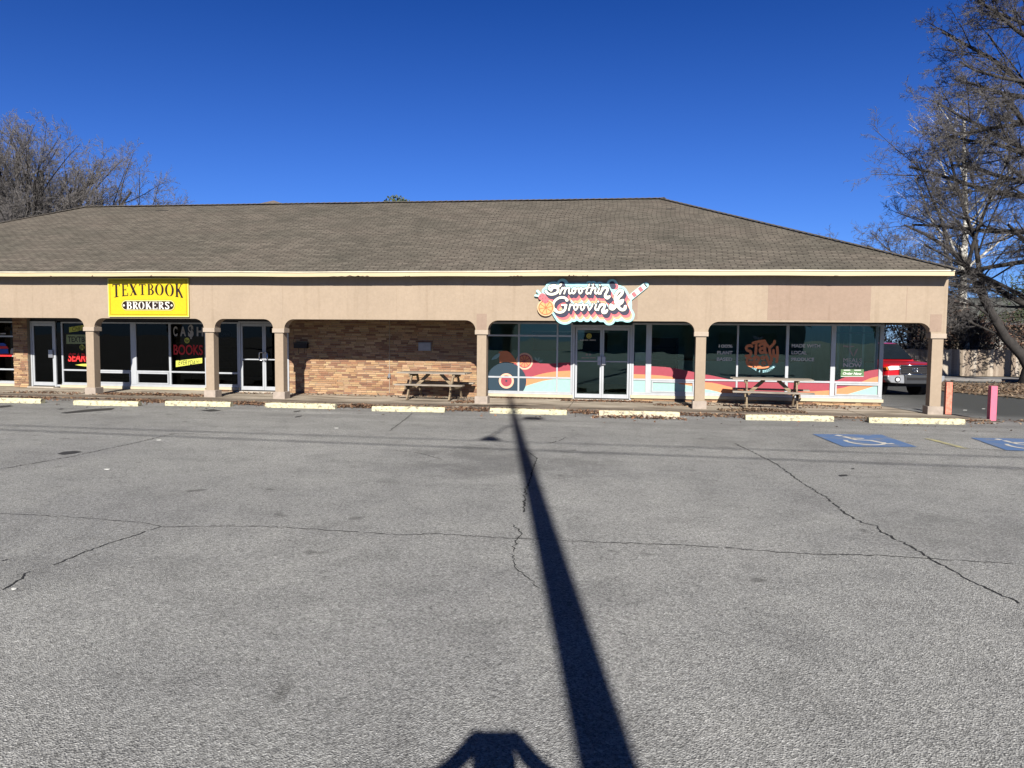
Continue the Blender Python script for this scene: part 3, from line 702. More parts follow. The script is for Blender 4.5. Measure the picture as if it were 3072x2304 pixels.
sx_, sz_ = wp(O4, S4, [(925, 855)])[0]
disc(sx_, sz_, 178*sc_, 4, PEACH, W3, 'orange_slice')
disc(sx_, sz_, 142*sc_, 5 if False else 4.5, MAROON, W3, 'orange_slice')
for k in range(9):
    a = k*2*math.pi/9+.2; rr = 122*sc_
    vinyl([(sx_+.02*math.cos(a), sz_+.02*math.sin(a))]+[(sx_+rr*math.cos(a+t), sz_+rr*math.sin(a+t)) for t in np.linspace(-.29, .29, 7)], 5, ORANGE, W3, 'orange_slice')
for (a, b, ro) in ((1160, 805, 2.1), (1215, 812, 1.15), (1262, 852, .5)):
    x, z = wp(O4, S4, [(a, b)])[0]; disc(x, z, 45*sc_, 4, MINT, W3, 'leaf', sx=1, sz=.38, rot=ro)
# right of the doors
O5, S5 = (1880, 960), 6.636
tp = wp(O5, S5, [(70, 908), (350, 912), (500, 920), (760, 935), (1000, 965), (1140, 998), (1300, 1040)]); tp[0] = (.06, tp[0][1]); tp[-1] = (1.75, tp[-1][1])
band(tp, .23, 1, MAROON, W5)
tp = wp(O5, S5, [(70, 1075), (400, 1085), (700, 1105), (900, 1130), (1100, 1240), (1300, 1265)]); tp[0] = (.06, tp[0][1]); tp[-1] = (1.75, tp[-1][1])
band(tp, .23, 2, ORANGE, W5)
tp = wp(O5, S5, [(70, 1190), (600, 1195), (900, 1215), (1100, 1282), (1300, 1320)]); tp[0] = (.06, tp[0][1]); tp[-1] = (1.75, tp[-1][1])
band(tp, .23, 3, MINT, W5)
# corner shop
O6, S6 = (2100, 960), 5.53; O7, S7 = (2500, 960), 5.53
tp = wp(O6, S6, [(60, 898), (150, 912), (250, 932), (420, 970), (600, 1008)])+[(3.2, .60)]+[(4.4, .60)]+wp(O7, S7, [(60, 1005), (160, 960), (300, 915), (500, 862), (600, 838), (715, 812)]); tp[0] = (1.9, tp[0][1]); tp[-1] = (6.56, tp[-1][1])
band(tp, .25, 1, MAROON, W6)
tp = wp(O6, S6, [(60, 1028), (200, 1040), (330, 1065), (450, 1098), (560, 1122), (800, 1165), (1100, 1195), (1300, 1205), (1560, 1195), (1900, 1182), (2130, 1168)])+wp(O7, S7, [(0, 1150), (150, 1125), (300, 1088), (500, 1012), (620, 962), (715, 930)]); tp[0] = (1.9, tp[0][1]); tp[-1] = (6.56, tp[-1][1])
band(tp, .25, 2, ORANGE, W6)
tp = wp(O6, S6, [(60, 1135), (150, 1155), (280, 1185), (420, 1230), (560, 1275)]); tp[0] = (1.9, tp[0][1])
vinyl(tp+[(tp[-1][0], .25), (1.9, .25)], 3, MINT, W6)
tp = wp(O7, S7, [(100, 1262), (250, 1225), (400, 1182), (520, 1145), (650, 1105), (715, 1085)]); tp[-1] = (6.56, tp[-1][1])
vinyl(tp+[(6.56, .25), (tp[0][0], .25)], 3, MINT, W6)
def vtext(txt, o, s, box, m, parent, layer=4, bold=.03, slant=0, name='lettering'):
    (x0, z1), (x1, z0) = wp(o, s, [(box[0], box[1]), (box[2], box[3])])
    return text_mesh(txt, x0, x1, z0, z1, YW-.004-.0022*layer, name, m, parent, bold, slant)
for tx, bx in (('100%', (310, 405, 540, 462)), ('PLANT', (285, 512, 538, 572)), ('BASED', (278, 618, 535, 680))): vtext(tx, O6, S6, bx, WHITEV, W6)
for tx, bx in (('MADE WITH', (1520, 397, 1992, 460)), ('LOCAL', (1518, 510, 1770, 572)), ('PRODUCE', (1515, 622, 1892, 683))): vtext(tx, O6, S6, bx, WHITEV, W6)
vtext('MEALS', O7, S7, (165, 632, 470, 705), WHITEV, W6, bold=0); vtext('NOW', O7, S7, (165, 712, 470, 785), WHITEV, W6, bold=.03)
for lay, mt, dx in ((3, WHITEV, 0), (4, GL_DARK, .0)):
    pass
vinyl(wp(O7, S7, [(160, 415), (250, 428), (345, 430), (345, 445), (250, 455), (165, 448)]), 3, GREYV, W6, 'swoosh')
for pts in ([(250, 480), (290, 560), (330, 612), (318, 560), (285, 490)], [(335, 612), (375, 560), (408, 480), (380, 478), (350, 540)]): vinyl(wp(O7, S7, pts), 3, GREYV, W6, 'leaf_emblem')
vinyl(wp(O7, S7, [(125, 818), (505, 818), (505, 942), (118, 945)]), 3, GRNV, W6, 'order_panel')
vtext('Order Now', O7, S7, (155, 865, 470, 912), WHITEV, W6, 4, .03, .3)
for a, b in ((170, 280), (345, 455)): vinyl(wp(O7, S7, [(a, 826), (b, 826), (b, 838), (a, 838)]), 4, WHITEV, W6, 'small_print')
vinyl(wp(O7, S7, [(125, 932), (498, 930), (498, 938), (125, 940)]), 4, WHITEV, W6, 'small_print')
# STAY GROOVY, letters squeezed into a round badge (polylines in enlarged pixels of O6/S6)
LT = {
 'S': [[(858, 440), (830, 425), (775, 440), (765, 480), (790, 510), (835, 525), (840, 565), (815, 595), (765, 600)]],
 'T': [[(870, 385), (960, 360), (1030, 350)], [(925, 375), (925, 480), (920, 570)]],
 'a': [[(985, 425), (1010, 400), (1060, 405), (1070, 450), (1075, 520), (1095, 545)], [(1070, 470), (1010, 470), (990, 505), (1010, 540), (1060, 530), (1072, 500)]],
 'Y': [[(1060, 345), (1085, 390), (1110, 420), (1150, 450), (1190, 420), (1225, 380), (1230, 350)], [(1150, 455), (1155, 520), (1165, 575)]],
 'G': [[(848, 640), (820, 625), (785, 650), (785, 710), (815, 750), (855, 745), (862, 705), (835, 700)]],
 'R': [[(900, 625), (905, 700), (910, 775)], [(900, 625), (950, 615), (975, 640), (965, 685), (915, 700)], [(940, 700), (960, 745), (1000, 775)]],
 'o': [[(1042, 600), (1015, 625), (1042, 655), (1068, 628), (1042, 600)]], 'O': [[(1060, 690), (1030, 715), (1060, 745), (1090, 715), (1060, 690)]],
 'V': [[(1100, 605), (1130, 670), (1160, 735), (1185, 670), (1190, 600)]],
 'y': [[(1215, 500), (1220, 560), (1245, 600), (1285, 585)], [(1275, 450), (1285, 560), (1275, 690)]],
 'foot': [[(820, 765), (900, 785), (1000, 792), (1100, 785), (1140, 770)]]}
X_, Z_ = np.arange(700, 1360, 5), np.arange(310, 840, 5); PX, PZ = np.meshgrid(X_, Z_)
polys = []
for k, ss in LT.items():
    for s_ in ss: polys.append((smooth_line(s_, 4), 13 if k == 'foot' else (13 if k in 'oO' else 23)))
F = seg_dist(PX, PZ, polys)
wx = [onY(YW, O6[0]+a/S6, O6[1]+560/S6)[0] for a in X_]; wz = [onY(YW, O6[0]+1000/S6, O6[1]+b/S6)[1] for b in Z_]
mb = MB(); region(F, wx, wz, YW-.0128, mb); mb.build('lettering', RUST, W6, fix=False)
F2 = seg_dist(PX, PZ, [([(930, 295), (965, 270)], 30), ([(900, 290)], 25), ([(1010, 300), (980, 270)], 30), ([(900, 260), (960, 300), (1020, 260)], 12)])
vinyl(wp(O6, S6, [(870, 270), (900, 262), (940, 275), (960, 300), (965, 250), (975, 300), (1010, 285), (1070, 262), (1040, 300), (1000, 318), (960, 325), (900, 312)]), 3, NAVY, W6, 'leaf')
tx = 'DRINK A SMOOTHIE'; n = len(tx)
for i, ch in enumerate(tx):
    if ch == ' ': continue
    t = -1.05+2.0*i/(n-1); rr = 285; ax = 1045+rr*math.sin(t)*.82; az = 615+rr*math.cos(t)*.86 - 8
    (x, z), = wp(O6, S6, [(ax, az)]); ang = t*.75; wd, hg = .018, .036
    o = text_mesh(ch, -wd, wd, -hg, hg, 0, 'lettering', flat('badge_aqua_%d' % i, (.45, .80, .85)), None, .03)
    o.location = (x, YW-.0128, z); o.rotation_euler = (0, -ang, 0); o.parent = W6; o.matrix_parent_inverse = parent_world(W6).inverted()
# smiley and notices on the left door leaf
O8, S8 = (1700, 960), 6.635
x, z = wp(O8, S8, [(446, 318)])[0]; r8 = 1/(S8*105.3)
disc(x, z, 52*r8, 1, pm('sticker_yellow', (.55, .45, .03), .5), D3, 'smiley_sticker')
disc(x-16*r8, z+14*r8, 6*r8, 2, BLACKV, D3, 'smiley_eye', sz=1.8); disc(x+16*r8, z+14*r8, 6*r8, 2, BLACKV, D3, 'smiley_eye', sz=1.8)
vinyl([(x+32*r8*math.cos(t), z-2*r8+32*r8*math.sin(t)) for t in np.linspace(math.pi, 2*math.pi, 12)]+[(x+25*r8*math.cos(t), z-2*r8+25*r8*math.sin(t)) for t in np.linspace(2*math.pi, math.pi, 12)], 2, BLACKV, D3, 'smiley_mouth')
for bx in ((265, 390, 345, 410), (352, 390, 430, 410), (455, 390, 580, 410), (295, 742, 360, 762), (370, 742, 450, 762), (462, 742, 580, 762)):
    vinyl(wp(O8, S8, [(bx[0], bx[1]), (bx[2], bx[1]), (bx[2], bx[3]), (bx[0], bx[3])]), 1, GREYV, D3, 'small_print')
for a in (400, 466): 
    x, z = wp(O8, S8, [(a, 688)])[0]; disc(x, z, 22*r8, 1, GREYV, D3, 'round_sticker')
# textbook shop
O1, S1 = (0, 800), 3.456
for tx, bx in (('C', (1797, 620, 1842, 722)), ('A', (1868, 620, 1930, 722)), ('H', (2040, 625, 2110, 722))): vtext(tx, O1, S1, bx, GREYV, W1, 2, .03)  # whitish letters in reality; their grey has the arcade shade painted in
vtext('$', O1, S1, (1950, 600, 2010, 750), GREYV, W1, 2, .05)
x, z = wp(O1, S1, [(1940, 765)])[0]; q1 = 1/(S1*105.3); disc(x, z, 32*q1, 2, YELP, W1, 'round_sticker'); vtext('For', O1, S1, (1918, 750, 1962, 785), BLACKV, W1, 3, .03, .3)
vtext('BOOKS', O1, S1, (1800, 808, 2105, 918), REDV, W1, 2, .02)
vinyl(wp(O1, S1, [(1825, 975), (2098, 945), (2098, 1000), (1825, 1040)]), 2, YELP, W1, 'paper_strip')
o = vtext('EVERYDAY!', O1, S1, (1850, 968, 2070, 1020), BLACKV, W1, 3, 0, .3)
vinyl(wp(O1, S1, [(718, 628), (905, 600), (905, 655), (718, 682)]), 2, YELP, W1, 'paper_strip'); vtext('CHEAP', O1, S1, (750, 622, 905, 668), BLACKV, W1, 3, 0, .3)
vinyl(wp(O1, S1, [(690, 705), (940, 705), (940, 800), (690, 800)]), 2, flat('pale_green_paper', (.32, .38, .18)), W1, 'paper_panel'); vtext('TEXTBO', O1, S1, (705, 722, 925, 785), BLACKV, W1, 3, .02)
x, z = wp(O1, S1, [(852, 836)])[0]; disc(x, z, 32*q1, 2, YELP, W1, 'round_sticker'); vtext('IN', O1, S1, (830, 815, 875, 860), BLACKV, W1, 3, .03, .2)
vtext('SEARC', O1, S1, (705, 895, 950, 988), REDV, W1, 2, .03, .15)
vinyl(wp(O1, S1, [(780, 1018), (850, 1008), (950, 1005), (950, 1040), (850, 1030)]), 2, YELP, W1, 'paper_arrow')
# round red and blue poster in the far left window
x, z = wp(O1, S1, [(-20, 870)])[0]
vinyl(wp(O1, S1, [(-150, 790), (40, 792), (70, 812), (60, 822), (-150, 822)]), 2, BLUEV, W0, 'poster_band'); vinyl(wp(O1, S1, [(-150, 824), (75, 824), (92, 850), (-150, 850)]), 2, REDV, W0, 'poster_band')
vinyl(wp(O1, S1, [(-150, 852), (85, 852), (92, 900), (-150, 905)]), 2, BLUEV, W0, 'poster_band'); vinyl(wp(O1, S1, [(-150, 907), (140, 905), (120, 932), (-150, 930)]), 2, REDV, W0, 'poster_band')
disc(wp(O1, S1, [(130, 890)])[0][0], wp(O1, S1, [(130, 890)])[0][1], 50*q1, 1, GREYV, W0, 'poster_disc', sx=.55)
vinyl(wp(O1, S1, [(5, 688), (62, 688), (62, 702), (5, 702)]), 2, GREYV, W0, 'small_print')

# ------------------------------------------------------------------ yellow sign
O, S = (300, 820), 6.9125
def fp(pts, o=O, s=S, Y=YF): return [onY(Y, o[0]+a/s, o[1]+b/s) for a, b in pts]
sign = thing('shop_sign', 'rectangular yellow sign with dark serif letters above the left arches', 'sign', (*[onY(YF, 447, 940)[0]], YF-.05, 2.4))
P = fp([(190, 108), (1850, 108), (1858, 903), (196, 903)])
bx0, bx1, bz0, bz1 = P[0][0], P[1][0], P[2][1], P[0][1]
MB().box(bx0, bx1, YF-.05, YF-.001, bz0, bz1).build('sign_board', YEL, sign, bevel=.003)
PALEY = flat('sign_pale_yellow', (.88, .78, .25))
MB().box(bx0-.006, bx1+.006, YF-.058, YF-.051, bz0-.006, bz0+.016).box(bx0-.006, bx1+.006, YF-.058, YF-.051, bz1-.016, bz1+.006).box(bx0-.006, bx0+.012, YF-.058, YF-.051, bz0+.017, bz1-.017).box(bx1-.012, bx1+.006, YF-.058, YF-.051, bz0+.017, bz1-.017).build('sign_frame', PALEY, sign)
(a, zt), (b, zb) = fp([(228, 148), (1822, 862)]); t_ = .007
MB().box(a, b, YF-.0545, YF-.0505, zt-t_, zt).box(a, b, YF-.0545, YF-.0505, zb, zb+t_).box(a, a+t_, YF-.0545, YF-.0505, zb+t_, zt-t_).box(b-t_, b, YF-.0545, YF-.0505, zb+t_, zt-t_).build('sign_border', BROWNV, sign)
def ell(u, v, cu, cv, a, b): return ((u-cu)/a)**2+((v-cv)/b)**2 < 1
def glyph(ch, u, v, hv):                 # hv: heavy factor
    st = .20*hv; th = .055*hv
    def stem(c): return abs(u-c) < st/2
    def serif(c, w_, v0, v1): return (abs(u-c) < w_/2) & (v > v0) & (v < v1)
    box = (u > 0) & (u < 1) & (v > 0) & (v < 1)
    if ch == 'T': m = stem(.5) | (v > 1-th) | ((v > .80) & ((u < .10*(1-(1-v)*3)+.04) | (u > .96-.10*(1-(1-v)*3)))) | serif(.5, .55, 0, th*.8)
    elif ch == 'E': m = stem(.24) | ((v > 1-th) & (u > .04)) | ((v < th) & (u > .04)) | ((abs(v-.52) < th*.5) & (u > .2) & (u < .68)) | ((abs(u-.68) < .03) & (abs(v-.52) < .12)) | ((u > .88) & ((v > .76) | (v < .26)))
    elif ch == 'X': m = (abs(u-(.80-.62*v)) < st*.62) | (abs(u-(.18+.64*v)) < .04*hv) | serif(.2, .4, 1-th*.8, 1.1) | serif(.84, .3, 1-th*.8, 1.1) | serif(.17, .3, -1, th*.8) | serif(.8, .4, -1, th*.8)
    elif ch == 'B': m = stem(.24) | (((ell(u, v, .38, .745, .50, .27) & ~ell(u, v, .36, .745, .28, .215)) | (ell(u, v, .38, .26, .60, .28) & ~ell(u, v, .36, .26, .34, .22))) & (u > .24)) | serif(.2, .36, 1-th*.8, 1.1) | serif(.2, .36, -1, th*.8)
    elif ch == 'O': m = ell(u, v, .5, .5, .5, .52) & ~ell(u, v, .5, .5, .5-st*.95, .465)
    elif ch == 'K': m = stem(.22) | (abs(u-(.34+.48*(v-.42)/.58)) < .045*hv) & (v > .40) | (abs(u-(.90-.52*v/.62)) < st*.55) & (v < .64) & (u > .3) | serif(.22, .42, 1-th*.8, 1.1) | serif(.22, .42, -1, th*.8) | serif(.82, .3, 1-th*.8, 1.1) | serif(.86, .34, -1, th*.8)
    elif ch == 'R': m = stem(.24) | ((ell(u, v, .36, .735, .52, .28) & ~ell(u, v, .36, .735, .27, .215)) & (u > .24)) | ((abs(u-(.92-.5*v/.5)) < st*.6) & (v < .5)) | serif(.22, .4, 1-th*.8, 1.1) | serif(.22, .4, -1, th*.8) | serif(.9, .24, -1, th*.8)
    elif ch == 'S':
        D = seg_dist(u, v*1.35, [([(.86, 1.12), (.72, 1.27), (.45, 1.29), (.20, 1.15), (.20, .93), (.45, .74), (.75, .55), (.82, .32), (.62, .10), (.32, .07), (.12, .26)], .105*hv*.85)]); m = (D < 0) | serif(.1, .08, 0, .28) | serif(.9, .08, .74, 1)
    return m & box
def glyph_run(items, topf, botf, X0, X1, Z0, Z1, step, y, hv, name, m):
    xs, zs = np.arange(X0, X1, step), np.arange(Z0, Z1, step); PX, PZ = np.meshgrid(xs, zs); acc = np.zeros(PX.shape)
    for dx in (-.33, 0, .33):
        for dz in (-.33, 0, .33):
            x = PX+dx*step; z = PZ+dz*step; T = topf(x); Bt = botf(x); v = (Bt-z)/(Bt-T)
            for ch, a, b in items: acc += glyph(ch, (x-a)/(b-a), v, hv)
    F = .5-acc/9
    wx = [fp([(a, 500)])[0][0] for a in xs]; wz = [fp([(1000, b)])[0][1] for b in zs]
    mb = MB(); region(F, wx, wz, y, mb); return mb.build(name, m, sign, fix=False)
glyph_run([('T', 290, 446), ('E', 478, 612), ('X', 640, 800), ('T', 838, 975), ('B', 1010, 1148), ('O', 1168, 1348), ('O', 1374, 1558), ('K', 1585, 1745)],
          lambda x: 222+0*x, lambda x: 450+62*((x-1010)/720)**2, 280, 1760, 214, 530, 4, YF-.0525, 1.3, 'lettering', BROWNV)
def pill(x0, x1, z0, z1):
    r = (z1-z0)/2; cz = (z0+z1)/2
    return [(x0+r+r*math.cos(t), cz+r*math.sin(t)) for t in np.linspace(math.pi/2, 3*math.pi/2, 14)]+[(x1-r+r*math.cos(t), cz+r*math.sin(t)) for t in np.linspace(-math.pi/2, math.pi/2, 14)]
for k, (bx, m_) in enumerate((((466, 552, 1580, 778), BROWNV), ((472, 558, 1574, 772), PALEY), ((486, 576, 1560, 756), BROWNV))):
    (a, zt), (b, zb) = fp([(bx[0], bx[1]), (bx[2], bx[3])])
    MB().prism(pill(a, b, zb, zt), YF-.0525-.0025*k, YF-.0505).build('name_pill', m_, sign)
glyph_run([('B', 575, 690), ('R', 700, 815), ('O', 822, 945), ('K', 968, 1090), ('E', 1105, 1215), ('R', 1235, 1350), ('S', 1368, 1468)], lambda x: 590+0*x, lambda x: 745+0*x, 560, 1480, 582, 755, 4, YF-.0605, 1.35, 'lettering', CREAMV)
for a in (524, 1512):
    x, z = fp([(a, 667)])[0]; r_ = 24/S/116.7
    MB().prism([(x+r_*math.cos(t), z+r_*math.sin(t)) for t in np.linspace(0, 2*math.pi, 20, endpoint=False)], YF-.0605, YF-.0578).build('dot', CREAMV, sign)

# ------------------------------------------------------------------ shaped smoothie shop sign
OS, SS = (1560, 820), 5.027
sg = thing('shaped_shop_sign', 'cut-out retro sign with bubbly white script, fruit and a striped straw above the double doors', 'sign', (onY(YF, 1770, 900)[0], YF-.06, 2.4))
ST = 4; X_, Z_ = np.arange(150, 2010, ST), np.arange(40, 860, ST); PX, PZ = np.meshgrid(X_.astype(float), Z_.astype(float))
WX = [onY(YF, OS[0]+a/SS, 910)[0] for a in X_]; WZ = [onY(YF, 1770, OS[1]+b/SS)[1] for b in Z_]
sm = smooth_line
script = [
 (sm([(392, 272), (425, 308), (495, 318), (560, 292), (578, 245), (540, 214), (495, 222), (470, 258)]), 21), (sm([(470, 258), (438, 228), (455, 196), (520, 184), (585, 200), (618, 165)]), 19),
 (sm([(604, 312), (622, 262), (640, 222)]), 15), (sm([(632, 255), (664, 220), (688, 228), (680, 270), (668, 308)]), 14), (sm([(684, 255), (716, 220), (744, 228), (738, 275), (748, 308), (772, 300)]), 14),
 (sm([(812, 222), (786, 262), (806, 308), (838, 268), (820, 222), (850, 235), (880, 228)]), 14), (sm([(912, 222), (886, 262), (906, 308), (938, 268), (918, 222), (948, 238), (980, 228)]), 14),
 (sm([(1042, 172), (1014, 240), (1000, 290), (1016, 312), (1040, 296)]), 14), ([(992, 222), (1060, 216)], 9),
 (sm([(1104, 172), (1080, 240), (1062, 312)]), 14), (sm([(1078, 262), (1112, 222), (1138, 232), (1130, 285), (1146, 310), (1168, 292)]), 14),
 (sm([(1194, 228), (1176, 285), (1190, 312), (1212, 290)]), 14), ([(1200, 184)], 16),
 (sm([(1240, 222), (1228, 270), (1216, 312)]), 14), (sm([(1232, 262), (1268, 222), (1312, 226), (1316, 262), (1288, 318), (1286, 358), (1318, 378), (1350, 352)]), 20), ([(1322, 366)], 30)]
script += [
 (sm([(712, 402), (674, 370), (598, 370), (528, 420), (504, 490), (534, 562), (600, 592), (662, 574), (690, 528), (692, 482)]), 20), ([(710, 404)], 27), ([(636, 480), (706, 480)], 15), ([(542, 560)], 28),
 (sm([(762, 470), (752, 515), (742, 556)]), 14), (sm([(756, 506), (784, 472), (804, 484)]), 13),
 (sm([(846, 466), (818, 508), (840, 556), (874, 512), (852, 466), (884, 482), (916, 474)]), 14), (sm([(946, 466), (918, 508), (940, 556), (974, 512), (952, 466), (984, 482), (1012, 474)]), 14),
 (sm([(1014, 474), (1030, 505), (1046, 558)]), 14), (sm([(1046, 558), (1078, 515), (1098, 466)]), 14),
 (sm([(1152, 474), (1136, 530), (1152, 556), (1172, 536)]), 14), ([(1182, 428)], 17),
 (sm([(1208, 470), (1196, 515), (1184, 556)]), 14), (sm([(1200, 508), (1236, 470), (1276, 478), (1272, 518), (1246, 560), (1258, 594), (1296, 592), (1316, 558)]), 20), ([(1284, 580)], 32)]
script += [
 (sm([(1372, 478), (1362, 520), (1402, 538), (1440, 500), (1460, 440), (1482, 370), (1528, 318), (1542, 275), (1508, 258), (1466, 292), (1436, 350), (1440, 405), (1490, 425), (1536, 415)]), 24),
 (sm([(1444, 430), (1476, 495), (1528, 545), (1578, 540), (1590, 500)]), 25), (sm([(1490, 480), (1540, 440), (1552, 405)]), 20), ([(1395, 500)], 34)]
D0 = seg_dist(PX, PZ, script)
def shift(D, dx, dz):                    # dx, dz in enlarged pixels, towards the lower right
    i, j = int(round(dx/ST)), int(round(dz/ST)); Q = np.full(D.shape, 1e9)
    Q[j:, i:] = D[:D.shape[0]-j, :D.shape[1]-i] if (i or j) else D
    return Q
def sweep(D, dx, dz, n):
    Q = D.copy()
    for k in range(1, n+1): Q = np.minimum(Q, shift(D, dx*k/n, dz*k/n))
    return Q
DX, DZ = .52, .86
dn = sweep(D0, 62*DX, 62*DZ, 12)-6; dr = sweep(D0, 104*DX, 104*DZ, 18)-6; do_ = sweep(D0, 146*DX, 146*DZ, 26)-6
dots = seg_dist(PX, PZ, [([(632, 165), (650, 205)], 42), ([(1385, 165), (1402, 200)], 42)])
dn = np.minimum(dn, dots); dr = np.minimum(dr, seg_dist(PX, PZ, [([(1440, 205)], 42)]))
slice_c = (395, 522)
fruit = seg_dist(PX, PZ, [([slice_c], 130), ([(340, 355), (395, 405)], 55), ([(318, 365)], 36), ([(268, 272), (310, 320)], 22), ([(240, 340), (290, 345)], 20)])
straw = seg_dist(PX, PZ, [([(1640, 385), (1890, 182)], 44)])
base = np.minimum(do_-34, seg_dist(PX, PZ, [([(640, 170)], 90), ([(1385, 175)], 85), ([(480, 200), (560, 190), (1240, 190), (1500, 230), (1640, 420), (1650, 690)], 45), ([(700, 640), (1600, 660)], 60), ([(520, 300), (620, 560), (1400, 560)], 70), ([(1395, 250), (1600, 480)], 90)]))
base_all = np.minimum(np.minimum(base, fruit), straw)
def layer(F, y, name, m):
    mb = MB(); region(F, WX, WZ, y, mb); return mb.build(name, m, sg, fix=False)
YB = YF-.062
b_ = MB(); region(base_all, WX, WZ, YB, b_); bo = b_.build('sign_panel', AQUA, sg, fix=False)
bm = bmesh.new(); bm.from_mesh(bo.data); bmesh.ops.remove_doubles(bm, verts=bm.verts, dist=1e-5)
be = [e for e in bm.edges if len(e.link_faces) == 1]; r_ = bmesh.ops.extrude_edge_only(bm, edges=be)
for v in [g for g in r_['geom'] if isinstance(g, bmesh.types.BMVert)]: v.co.y = YF-.002
bm.to_mesh(bo.data); bm.free()
layer(do_, YB-.003, 'salmon_shadow', SALMON); layer(dr, YB-.006, 'coral_shadow', CORAL); layer(dn, YB-.009, 'navy_shadow', SNAVY)
layer(D0-7, YB-.012, 'outline', BLACKV); layer(D0+1.5, YB-.015, 'lettering', CREAMV)
RIND = flat('sign_rind', (.88, .50, .26)); RING = flat('sign_slice_ring', (.55, .14, .05))
layer(seg_dist(PX, PZ, [([slice_c], 128)]), YB-.017, 'orange_slice', RIND); layer(seg_dist(PX, PZ, [([slice_c], 110)]), YB-.019, 'orange_slice', RING)
an = np.arctan2(PZ-slice_c[1], PX-slice_c[0]); rr = np.hypot(PX-slice_c[0], PZ-slice_c[1]); w9 = np.abs(((an+.2)*8/(2*math.pi)) % 1-.5)
layer(np.maximum(rr-97, (w9-.5)*2*math.pi/8*rr+5), YB-.021, 'orange_slice', flat('sign_flesh', (.92, .42, .16)))
layer(seg_dist(PX, PZ, [([(345, 350), (392, 410)], 48), ([(322, 365)], 38)]), YB-.024, 'strawberry', CORAL)
layer(seg_dist(PX, PZ, [([(310, 350)], 7), ([(348, 382)], 7), ([(392, 376)], 7), ([(340, 425)], 7), ([(385, 438)], 7), ([(418, 425)], 7), ([(352, 340)], 6)]), YB-.026, 'seed', flat('seed_dark', (.3, .02, .03)))
layer(seg_dist(PX, PZ, [([(272, 272), (305, 312)], 13), ([(240, 340), (285, 345)], 11)]), YB-.024, 'leaf', flat('pale_leaf', (.72, .85, .80)))
tt = ((PX-1640)*250+(PZ-385)*-203)/322.; dd = np.abs((PX-1640)*203+(PZ-385)*250)/322.
stf = np.maximum(np.maximum(dd-36, tt-318), -tt-10)
layer(stf, YB-.005, 'straw', CREAMV)
layer(np.maximum(stf+1, np.abs(((tt-70) % 124)-31)-28), YB-.008, 'straw_stripe', CORAL)
layer(np.maximum(dd-30, np.abs(tt-318)-9), YB-.010, 'straw_mouth', BLACKV)

# ------------------------------------------------------------------ fittings on the brick wall
a, z1 = onY(YW, 840+1440/3.456, 900+438/3.456); b, z0 = onY(YW, 840+1573/3.456, 900+528/3.456)
t = thing('notice_case', 'grey metal notice box fixed to the brick wall above the picnic table', 'notice box', ((a+b)/2, YW-.06, z0))
MB().box(a, b, YW-.07, YW-.03, z0, z1).build('case', pm('grey_panel', (.30, .30, .31), .5), t, bevel=.006)
MB().box(a+.02, b-.02, YW-.078, YW-.0705, z0+.02, z1-.02).build('door_panel', pm('grey_panel_face', (.36, .36, .37), .45), t, bevel=.004)
a, z1 = onY(YW, 840+163/3.456, 900+440/3.456); b, z0 = onY(YW, 840+300/3.456, 900+502/3.456)
t = thing('mail_box', 'black wall mailbox with two hooks on the shaded brick wall', 'mailbox', ((a+b)/2, YW-.06, z0))
MB().box(a, b, YW-.15, YW-.03, z0, z1-.03).build('box', BLACKV, t, bevel=.01)
MB().box(a-.01, b+.01, YW-.165, YW-.028, z1-.029, z1).build('lid', DGREY, t, bevel=.008)
for q in (.28, .72):
    x = a+(b-a)*q; MB().tube([(x, YW-.06, z0), (x, YW-.06, z0-.12), (x+.01, YW-.09, z0-.15), (x+.01, YW-.11, z0-.13)], .006, 6).build('hook', DGREY, t)
x, z = onY(YW, 840+1140/3.456, 900+240/3.456)
t = thing('conduit', 'thin grey electrical conduit with outlet box running down the brick wall', 'conduit', (x, YW-.03, 0))
MB().tube([(x, YW-.045, 2.3), (x, YW-.045, .06)], .011, 8).build('pipe', pm('conduit_paint', (.42, .33, .25), .6), t)
MB().box(x-.035, x+.035, YW-.085, YW-.028, .52, .64).build('outlet_box', ALUD, t, bevel=.005)
MB().box(x-.06, x-.037, YW-.08, YW-.05, .50, .56).build('outlet_cover', DGREY, t, bevel=.003)
t = thing('camera_dome', 'small black security camera beside the arch over the muralled window', 'camera', (-3.70, YF+.1, 1.98))
MB().tube([(-3.70, YF+.05, 2.0), (-3.66, YF+.03, 1.99)], [.035, .03], 12).build('housing', BLACKV, t, smooth=False)
MB().box(-3.73, -3.69, YF+.06, YF+.16, 1.985, 2.015).build('bracket', DGREY, t)
# unlit OPEN neon
t = thing('neon_sign', 'unlit oval neon OPEN sign hanging inside the window by the left door', 'neon sign', (-12.3, YW+.08, 1.65))
(a, z1), (b, z0) = onY(YW, 560+430/4.608, 900+410/4.608), onY(YW, 560+612/4.608, 900+540/4.608)
cx, cz = (a+b)/2, (z0+z1)/2
NEON = pm('unlit_neon_tube', (.5, .5, .52), .3)
MB().tube([(cx+(b-a)/2*math.cos(t_), YW+.06, cz+(z1-z0)/2*math.sin(t_)) for t_ in np.linspace(0, 2*math.pi, 32)], .010, 6, cap=False).build('oval_tube', NEON, t)
text_mesh('OPEN', cx-.15, cx+.15, cz-.055, cz+.055, YW+.055, 'lettering', NEON, t, 0, .3)

